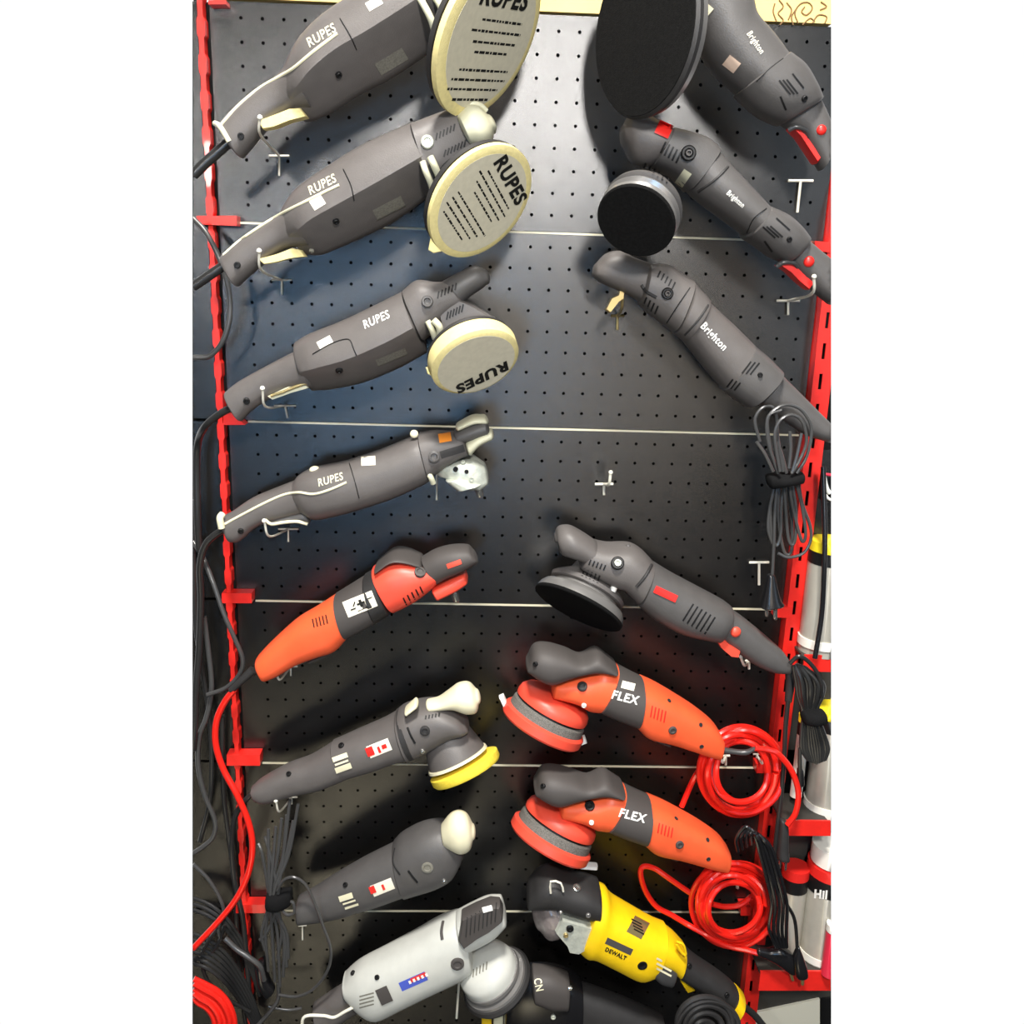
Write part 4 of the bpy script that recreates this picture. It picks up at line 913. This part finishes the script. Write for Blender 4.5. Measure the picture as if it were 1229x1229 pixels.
# red coil corner
thing('red_power_cord', 'coil of red cord at the lower left corner', 'cord', 236, 1225, .06)
P_ = []
for i in range(5):
    r = 30+i*6
    P_.append([(232.5, 1226-r*.95, .07+.004*(i % 2))] + [(228+r*math.cos(math.radians(a)), 1232+r*math.sin(math.radians(a)), .07+.004*(i % 2)) for a in (-70, -50, -30, -10, 10)])
strands([[(max(x, 232.5), y, h) for x, y, h in q] for q in P_], .0042, 'red_cord', 'cord_windings')
# strapped bundle, lower left
thing('power_cord', 'dark cord folded into a bundle with a black strap, hanging at the lower left', 'cord', 330, 1080, .08)
P_ = []
top = [(310, 1012), (322, 995), (331, 992), (338, 982), (348, 960), (358, 965), (352, 985), (318, 1004), (344, 978)]
bot = [(318, 1140), (322, 1165), (330, 1178), (336, 1184), (344, 1160), (346, 1150), (340, 1172), (312, 1128), (333, 1150)]
for i, (a, b) in enumerate(zip(top, bot)):
    w_ = (i-4)*1.6
    P_.append([(a[0], a[1], .075), (a[0]*.6+(328+w_)*.4, 1025, .08), (328+w_, 1068, .08+.004*(i % 3)), (328+w_, 1090, .08+.004*(i % 3)), (b[0]*.8+(328+w_)*.2+(i-4)*1.2, 1120, .08), (b[0], b[1], .078)])
strands(P_, .0024, 'cord_grey', 'cord_windings')
P_ = [[(333, 1069, .095), (341, 1056, .1), (353, 1053, .102), (367, 1062, .102), (378, 1085, .1), (388, 1112, .098), (397, 1140, .095), (393, 1165, .09), (376, 1187, .085), (356, 1196, .08), (335, 1194, .075)],
      [(338, 1092, .09), (345, 1098, .092), (353, 1095, .092), (352, 1084, .092), (349, 1082, .09)]]
strands(P_, .0021, 'cord_grey', 'loose_loop')
hull('cord_strap', [(322, 1070, 322, 1090, .082, .03), (330, 1070, 330, 1091, .084, .034), (340, 1068, 340, 1090, .082, .03), (348, 1066, 348, 1086, .08, .022)], 'hook_tape', sub=2)['label'] = 'black fabric strap'
hull('plug', [(306, 1160, 318, 1152, .06, .025), (310, 1180, 322, 1172, .06, .028), (318, 1195, 330, 1186, .06, .022)], 'gloss_black')
# right bundle with velcro strap
thing('power_cord', 'strapped grey-black cord bundle hanging under the third polisher tail on the right', 'cord', 945, 575, .08)
L = [[(912, 530), (906, 505), (914, 490), (926, 488), (932, 500), (934, 530), (940, 566)], [(925, 540), (921, 505), (932, 490), (948, 486), (964, 494), (974, 515), (968, 548), (956, 568)],
     [(936, 566), (930, 525), (936, 505), (950, 498), (963, 506), (968, 530), (960, 552), (950, 568)], [(928, 566), (918, 545), (908, 530)], [(948, 518), (949, 540), (947, 562)], [(962, 520), (957, 545), (951, 566)],
     [(944, 568), (938, 545), (932, 530)], [(934, 568), (922, 530), (922, 500), (938, 492)]]
P_ = [[(x, y, .118+.006*(i % 3)) for x, y in q] for i, q in enumerate(L)]
P_ += [[(930, 580, .095), (924, 610, .095), (922, 635, .095), (927, 652, .095)], [(933, 580, .1), (930, 615, .1), (929, 650, .1), (927, 690, .1)],
       [(941, 578, .1), (943, 610, .1), (946, 645, .1), (951, 654, .1), (955, 642, .1), (955, 608, .1), (950, 578, .1)], [(943, 580, .095), (938, 605, .095), (937, 640, .095), (932, 655, .095), (926, 640, .095), (925, 606, .095), (932, 580, .095)], [(948, 578, .104), (950, 600, .104), (957, 632, .104), (963, 650, .102), (967, 640, .104), (962, 605, .104), (955, 578, .104)],
       [(958, 578, .095), (963, 605, .095), (972, 630, .095), (973, 648, .095), (964, 664, .095), (946, 669, .095), (934, 664, .095)], [(936, 580, .092), (934, 620, .092), (941, 662, .092), (950, 660, .092), (950, 620, .092), (946, 580, .092)]]
strands(P_, .0021, 'cord_grey', 'cord_windings')
hull('cord_strap', [(923, 569, 926, 586, .108, .03), (935, 568, 936, 584, .11, .044), (950, 567, 950, 581, .11, .044), (961, 566, 960, 580, .108, .03)], 'hook_tape', sub=2)['label'] = 'black fabric strap'
hull('plug', [(921, 692, 930, 692, .1, .012), (919, 702, 932, 702, .1, .016), (914, 722, 936, 718, .1, .026), (912, 728, 940, 724, .1, .03)], 'gloss_black', e=3)
hull('plug_pin', [(918, 730, 922, 730, .1, .005), (918, 737, 922, 737, .1, .005)], 'steel', sub=1); hull('plug_pin', [(928, 729, 933, 729, .1, .005), (928, 741, 933, 741, .1, .005)], 'steel', sub=1)
# black bundle at right of red-badged tool
thing('power_cord', 'black strapped cord bundle hanging over the cans on the right', 'cord', 970, 860, .1)
P_ = []
for i in range(11):
    a = i/10; P_.append([(952+14*a, 797+6*abs(a-.3), .1), (955+32*a, 815+4*a, .1+.004*(i % 3)), (958+29*a, 835, .1+.004*(i % 3)), (964+16*a, 855, .1), (962+26*a, 878, .1), (962+32*a, 898, .1), (970+20*a, 916-8*abs(a-.5), .1)])
P_.append([(948, 796, .105), (958, 788, .11), (968, 792, .11), (980, 806, .11), (986, 822, .11), (986, 835, .105)])
P_.append([(960, 898, .1), (960, 920, .1), (960, 950, .095)])
strands([[(min(x, 996), y, h) for x, y, h in q] for q in P_], .0029, 'cord', 'cord_windings')
hull('cord_strap', [(965, 853, 966, 868, .105, .03), (976, 852, 976, 869, .108, .036), (988, 853, 988, 867, .105, .03)], 'hook_tape', sub=2)['label'] = 'black fabric strap'
hull('plug', [(957, 925, 964, 925, .09, .014), (956, 940, 965, 940, .09, .016)], 'gloss_black', sub=1)
cord('power_cord', [(946, 840, .085), (943, 870, .085), (941, 910, .085), (938, 950, .085), (934, 985, .085), (929, 1030, .085)], .0033, 'cord', 'straight dark cord hanging down the front of the right upright')
cord('power_cord', [(988, 560, .06), (990, 640, .07), (989, 690, .075), (986, 740, .075), (978, 790, .08)], .0034, 'gloss_black', 'black cord hanging in front of the upper can')
thing('plug_connector', 'grey-black cord plug hanging in front of the red shelf edge at right', 'plug', 942, 1010, .09)
hull('grip', [(936, 985, 945, 987, .09, .014), (935, 995, 946, 997, .09, .018), (933, 1015, 946, 1018, .09, .02), (932, 1028, 947, 1030, .09, .024)], 'rubber', e=2.6)
hull('pin', [(935, 1031, 938, 1031, .09, .005), (934, 1040, 937, 1040, .09, .005)], 'steel', sub=1); hull('pin', [(942, 1032, 945, 1032, .09, .005), (941, 1042, 944, 1042, .09, .005)], 'steel', sub=1)
# red coils
def coil(label, cx, cy, rx, ry, n, tails, seedv):
    rnd = random.Random(seedv)
    thing('red_power_cord', label, 'cord', cx, cy, .07)
    P = []
    for i in range(n):
        k_ = 1 - i*.062; ox, oy = rnd.uniform(-5, 5), rnd.uniform(-4, 4); ph = rnd.uniform(0, 6)
        P.append([(cx+ox+rx*k_*math.cos(a)*(1+.03*math.sin(2*a+ph)), cy+oy+ry*k_*math.sin(a), .07+.012*math.sin(a*1.5+ph)+.003*i) for a in [j*math.pi/10 for j in range(21)]])
    strands(P, .0045, 'red_cord', 'cord_windings', sub=4)
    for t_ in tails: strands([t_], .0042, 'red_cord', 'cord_end')
coil('upper red cord coil, hanging at the tail of the upper orange polisher', 892, 925, 49, 53, 6,
     [[(858, 900, .08), (846, 915, .07), (832, 936, .06), (818, 968, .06)], [(906, 898, .1), (922, 900, .1), (935, 906, .1), (950, 925, .1), (958, 950, .1), (955, 975, .1), (945, 990, .1)]], 3)
hull('cord_sleeve', [(863, 896, 864, 903, .09, .008), (880, 899, 880, 905, .092, .008), (895, 900, 895, 906, .095, .008), (906, 896, 906, 901, .098, .006)], 'cord_grey')['label'] = 'grey cord sleeve'
coil('lower red cord coil, hanging at the tail of the lower orange polisher', 881, 1087, 50, 50, 7,
     [[(868, 1028, .075), (850, 1043, .07), (838, 1058, .07)], [(838, 1078, .065), (820, 1066, .06), (800, 1052, .055), (785, 1042, .05), (772, 1040, .05), (769, 1050, .05), (775, 1070, .05), (788, 1088, .052), (806, 1098, .055), (826, 1110, .06), (848, 1122, .07), (870, 1134, .075), (895, 1140, .08), (910, 1144, .085)],
      [(855, 1085, .05), (870, 1088, .05), (888, 1086, .05), (902, 1076, .05)]], 9)
# black loop and plugs lower right
thing('power_cord', 'black cord looped between the two red coils, ending over the lowest shelf', 'cord', 905, 1010, .08)
P_ = []
for i in range(5):
    P_.append([(886+5*i, 1022-3*i, .10), (884+5.5*i, 1006-1.5*i, .105+.003*i), (895+4*i, 992+2.5*i, .11), (906+4*i, 1004+2*i, .113+.004*(i % 2)), (912+4.2*i, 1025, .115), (920+4.4*i, 1055, .115), (926+4.6*i, 1085, .115+.004*(i % 2)), (923+5.2*i, 1115, .115), (932+3*i, 1137, .11)])
P_.append([(915, 1030, .11), (928, 1060, .115), (944, 1085, .1), (954, 1105, .1), (957, 1140, .1)])
strands(P_, .0026, 'gloss_black', 'cord_windings')
hull('plug', [(956, 1138, 960, 1138, .1, .01), (952, 1150, 964, 1148, .1, .02), (952, 1163, 968, 1160, .1, .026), (954, 1170, 969, 1168, .1, .024)], 'gloss_black', e=2.6)
hull('plug', [(911, 1138, 911, 1146, .09, .012), (924, 1139, 922, 1151, .09, .016), (938, 1136, 932, 1156, .09, .024), (952, 1146, 946, 1166, .09, .026), (956, 1156, 952, 1168, .09, .02)], 'gloss_black', e=2.6)
hull('plug_pin', [(947, 1168, 951, 1168, .09, .005), (949, 1175, 953, 1175, .09, .005)], 'brass_wire', sub=1); hull('plug_pin', [(961, 1171, 965, 1171, .1, .005), (961, 1180, 965, 1180, .1, .005)], 'brass_wire', sub=1)
# dark coil under the yellow tool
thing('power_cord', 'thick dark cord coiled under the handle of the yellow polisher', 'cord', 846, 1215, .11)
P_ = [[(cx+r*math.cos(a), 1224+dy+r*.95*math.sin(a), .12+.004*math.sin(a*2)) for a in [j*math.pi/10 for j in range(21)]] for r, cx, dy in ((33, 846, 4), (27, 849, 8), (20, 847, 10), (12, 845, 12), (37, 850, 12))]
strands(P_, .0045, 'rubber', 'cord_windings', sub=4)

# ------------------------------------------------------------------ can shelves at right
def edge_x(py, h): return 997
def shelf(label, x0, y0, y1, h0, h1, lean=0):
    t = thing('shelf', label, 'shelf', x0, y1, 0, 'red shelves holding the cans')
    a = V(x0, y0, h1); b = V(997, y0, h1); z0 = V(x0, y1, h1).z; z1 = a.z
    b2 = V(997, y1, h1)
    vs = [(a.x, -h1, z1), (b.x, -h1, z1), (b2.x, -h1, z0), (a.x, -h1, z0)]; vs += [(x, -h1+.003, z) for x, y, z in vs]
    build('front_lip', vs, [(3, 2, 1, 0), (4, 5, 6, 7), (0, 1, 5, 4), (1, 2, 6, 5), (2, 3, 7, 6), (3, 0, 4, 7)], 'red_paint', smooth=False, surf=False)['label'] = 'red front lip'
    # deck
    vs = [(a.x, -h1+.003, z1-.004), (b.x, -h1+.003, z1-.004), (b.x-.01, .0, z1-.004), (a.x, .0, z1-.004)]; vs += [(x, y, z-.003) for x, y, z in vs]
    build('deck', vs, [(0, 1, 2, 3), (7, 6, 5, 4), (0, 4, 5, 1), (1, 5, 6, 2), (2, 6, 7, 3), (3, 7, 4, 0)], 'shelf_dark', smooth=False, surf=False)
shelf('highest red shelf at the right edge, behind the black cord bundle', 966, 786, 806, .01, .06)
shelf('middle red shelf at the right edge, behind the hanging grey plug', 940, 985, 1003, .01, .08)
shelf('lowest red shelf at the right edge, under the can with a red lid', 913, 1166, 1189, .01, .08)
CUR = None
def slab(name, label, cat, pts, h, th, m, group=None, kind=None):
    a = [V(x, y, h) for x, y in pts]; b = [p - OUT*(-th) for p in a]; n = len(a); b = [p + Vector((0, th, 0)) for p in a]
    fs = [tuple(reversed(range(n))), tuple(range(n, 2*n))] + [(i, (i+1) % n, n+(i+1) % n, n+i) for i in range(n)]
    return tag(build(name, a+b, fs, m, None, smooth=False, surf=False), label, cat, group, kind)
slab('side_panel', 'dark panel at the right edge above the highest red shelf', 'panel', [(988, 540), (997, 540), (997, 660), (970, 660)], .002, .006, 'panel')
slab('side_panel', 'dark panel at the right edge just under the highest red shelf', 'panel', [(963, 780), (997, 780), (997, 900), (942, 900)], .002, .006, 'shelf_dark')
slab('side_panel', 'back panel strip at the right edge, coloured as shade under the middle red shelf', 'panel', [(935, 985), (997, 985), (997, 1028), (925, 1046)], .0, .006, 'shelf_dark')  # tone of the shelf's shade on the back panel is in the colour
slab('side_panel', 'back panel strip at the right edge, coloured as shade under the lowest red shelf', 'panel', [(914, 1150), (997, 1150), (997, 1201), (905, 1220)], .0, .006, 'shelf_dark')  # shade below the shelf lip put into the strip's dark colour
slab('carton', 'pale carton at the bottom right corner under the lowest shelf', 'carton', [(905, 1216), (984, 1199), (984, 1245), (898, 1245)], .004, .03, 'carton')
slab('dark_box', 'black box at the bottom right corner beside the pale carton', 'box', [(985, 1200), (997, 1198), (997, 1245), (985, 1245)], .004, .03, 'black')
def can(label, x0, x1, ytop, ybot, h, bands, m='can_body', name='can', group='cans on the red shelves', half=False):
    """upright can; bands: (y from, y to, material, part name, extra radius)"""
    cxp = (x0+x1)/2; t = thing(name, label, 'can', cxp, ybot, h, group)
    c = V(cxp, ybot, h); r = (x1-x0)/2*pxm(c); zt = V(cxp, ytop, h).z
    # can is cut by the right side of the picture: keep the part that stands left of it
    def ring(z0, z1, rr, mm, nm):
        n = 28; vs, fs = [], []
        lim = lambda z: 1e9
        for z in (z0, z1):
            for j in range(n):
                a = 2*math.pi*j/n; x = c.x+rr*math.cos(a)
                vs.append((x, c.y+rr*math.sin(a), z))
        for j in range(n):
            j2 = (j+1) % n; fs.append((j, j2, n+j2, n+j))
        fs += [tuple(reversed(range(n))), tuple(range(n, 2*n))]
        if half:
            xl_ = V(997.3, (ytop+ybot)/2, h).x; vs = [(min(x, xl_), y, z) for x, y, z in vs]
        return build(nm, vs, fs, mm)
    ring(c.z, zt, r, m, 'body')
    for (y0, y1, mm, nm, ex) in bands:
        o = ring(V(cxp, y1, h+r).z, V(cxp, y0, h+r).z, r+ex, mm, nm)
    return t
can('pale can with a yellow and black top on the highest red shelf', 958, 1010, 663, 781, .03, [(655, 667, 'can_yellow', 'yellow_band', .0006), (667, 682, 'black', 'black_band', .0004), (772, 782, 'can_white', 'base_rim', .002)], half=True)
can('narrow pale can beside the right upright on the middle red shelf', 948, 962, 862, 955, .03, [(860, 869, 'can_yellow', 'yellow_band', .0006), (869, 884, 'black', 'black_band', .0004)], 'can_white')
can('wide pale can with yellow and black top behind the black cord bundle', 964, 1016, 866, 984, .03, [(862, 870, 'can_yellow', 'yellow_band', .0006), (870, 885, 'black', 'black_band', .0004), (973, 985, 'can_white', 'base_rim', .002)], half=True)
can('can with a red and black top at the left of the lowest red shelf', 925, 955, 1046, 1166, .03, [(1049, 1060, 'red', 'red_band', .001), (1060, 1075, 'black', 'black_band', .0006), (1158, 1167, 'can_white', 'base_rim', .0015)])
can('can with white lid and white letters on its black band, lowest shelf', 955, 1012, 1040, 1164, .035, [(1030, 1050, 'can_white', 'lid', -.002), (1052, 1064, 'red', 'red_band', .0012), (1064, 1082, 'black', 'black_band', .0006), (1155, 1163, 'can_white', 'base_rim', .001)], half=True)
text('lettering', 'Hil', 985, 1074, 14, 5, 'white', xs=.9, bold=.05)
can('pink-red can cut by the right edge on the lowest red shelf', 985, 1006, 1118, 1168, .08, [(1116, 1124, 'can_white', 'rim', .0006)], 'pink_red', half=True)
thing('wrapped_tool', 'black and white wrapped item at the right edge beside the red upright', 'package', 992, 585, .03)
tube('white_edge', [(989, 572, .03), (992, 585, .03), (996, 592, .03)], .003, 'white'); tube('white_edge', [(989, 590, .03), (993, 597, .03), (997, 600, .03)], .002, 'white'); tube('pink_edge', [(990, 569, .03), (997, 570, .03)], .002, 'pink_red')
prism('black_body', [(988, 570), (997, 570), (997, 602), (987, 602)], .006, .024, 'black')

# ------------------------------------------------------------------ the display is only known up to these two sides: end everything there
import bmesh
for px_, keep in ((231.0, 1), (997.5, -1)):
    a_, b_ = ray(px_, 0), ray(px_, 1229); nrm = a_.cross(b_).normalized()
    if nrm.dot(ray(614, 614)) < 0: nrm = -nrm
    for o in list(S.objects):
        if o.type != 'MESH': continue
        off = world_loc(o); me = o.data
        ds = [nrm.dot(v.co + off - CAM) for v in me.vertices]
        if not ds or min(ds) > -1e-5: continue
        bm = bmesh.new(); bm.from_mesh(me)
        g = bmesh.ops.bisect_plane(bm, geom=bm.verts[:]+bm.edges[:]+bm.faces[:], plane_co=CAM-off, plane_no=nrm, clear_inner=True, dist=1e-6)
        ed = [e for e in g['geom_cut'] if isinstance(e, bmesh.types.BMEdge)]
        try: bmesh.ops.holes_fill(bm, edges=ed, sides=0)
        except Exception: pass
        bm.to_mesh(me); bm.free()
        if not me.polygons: bpy.data.objects.remove(o)
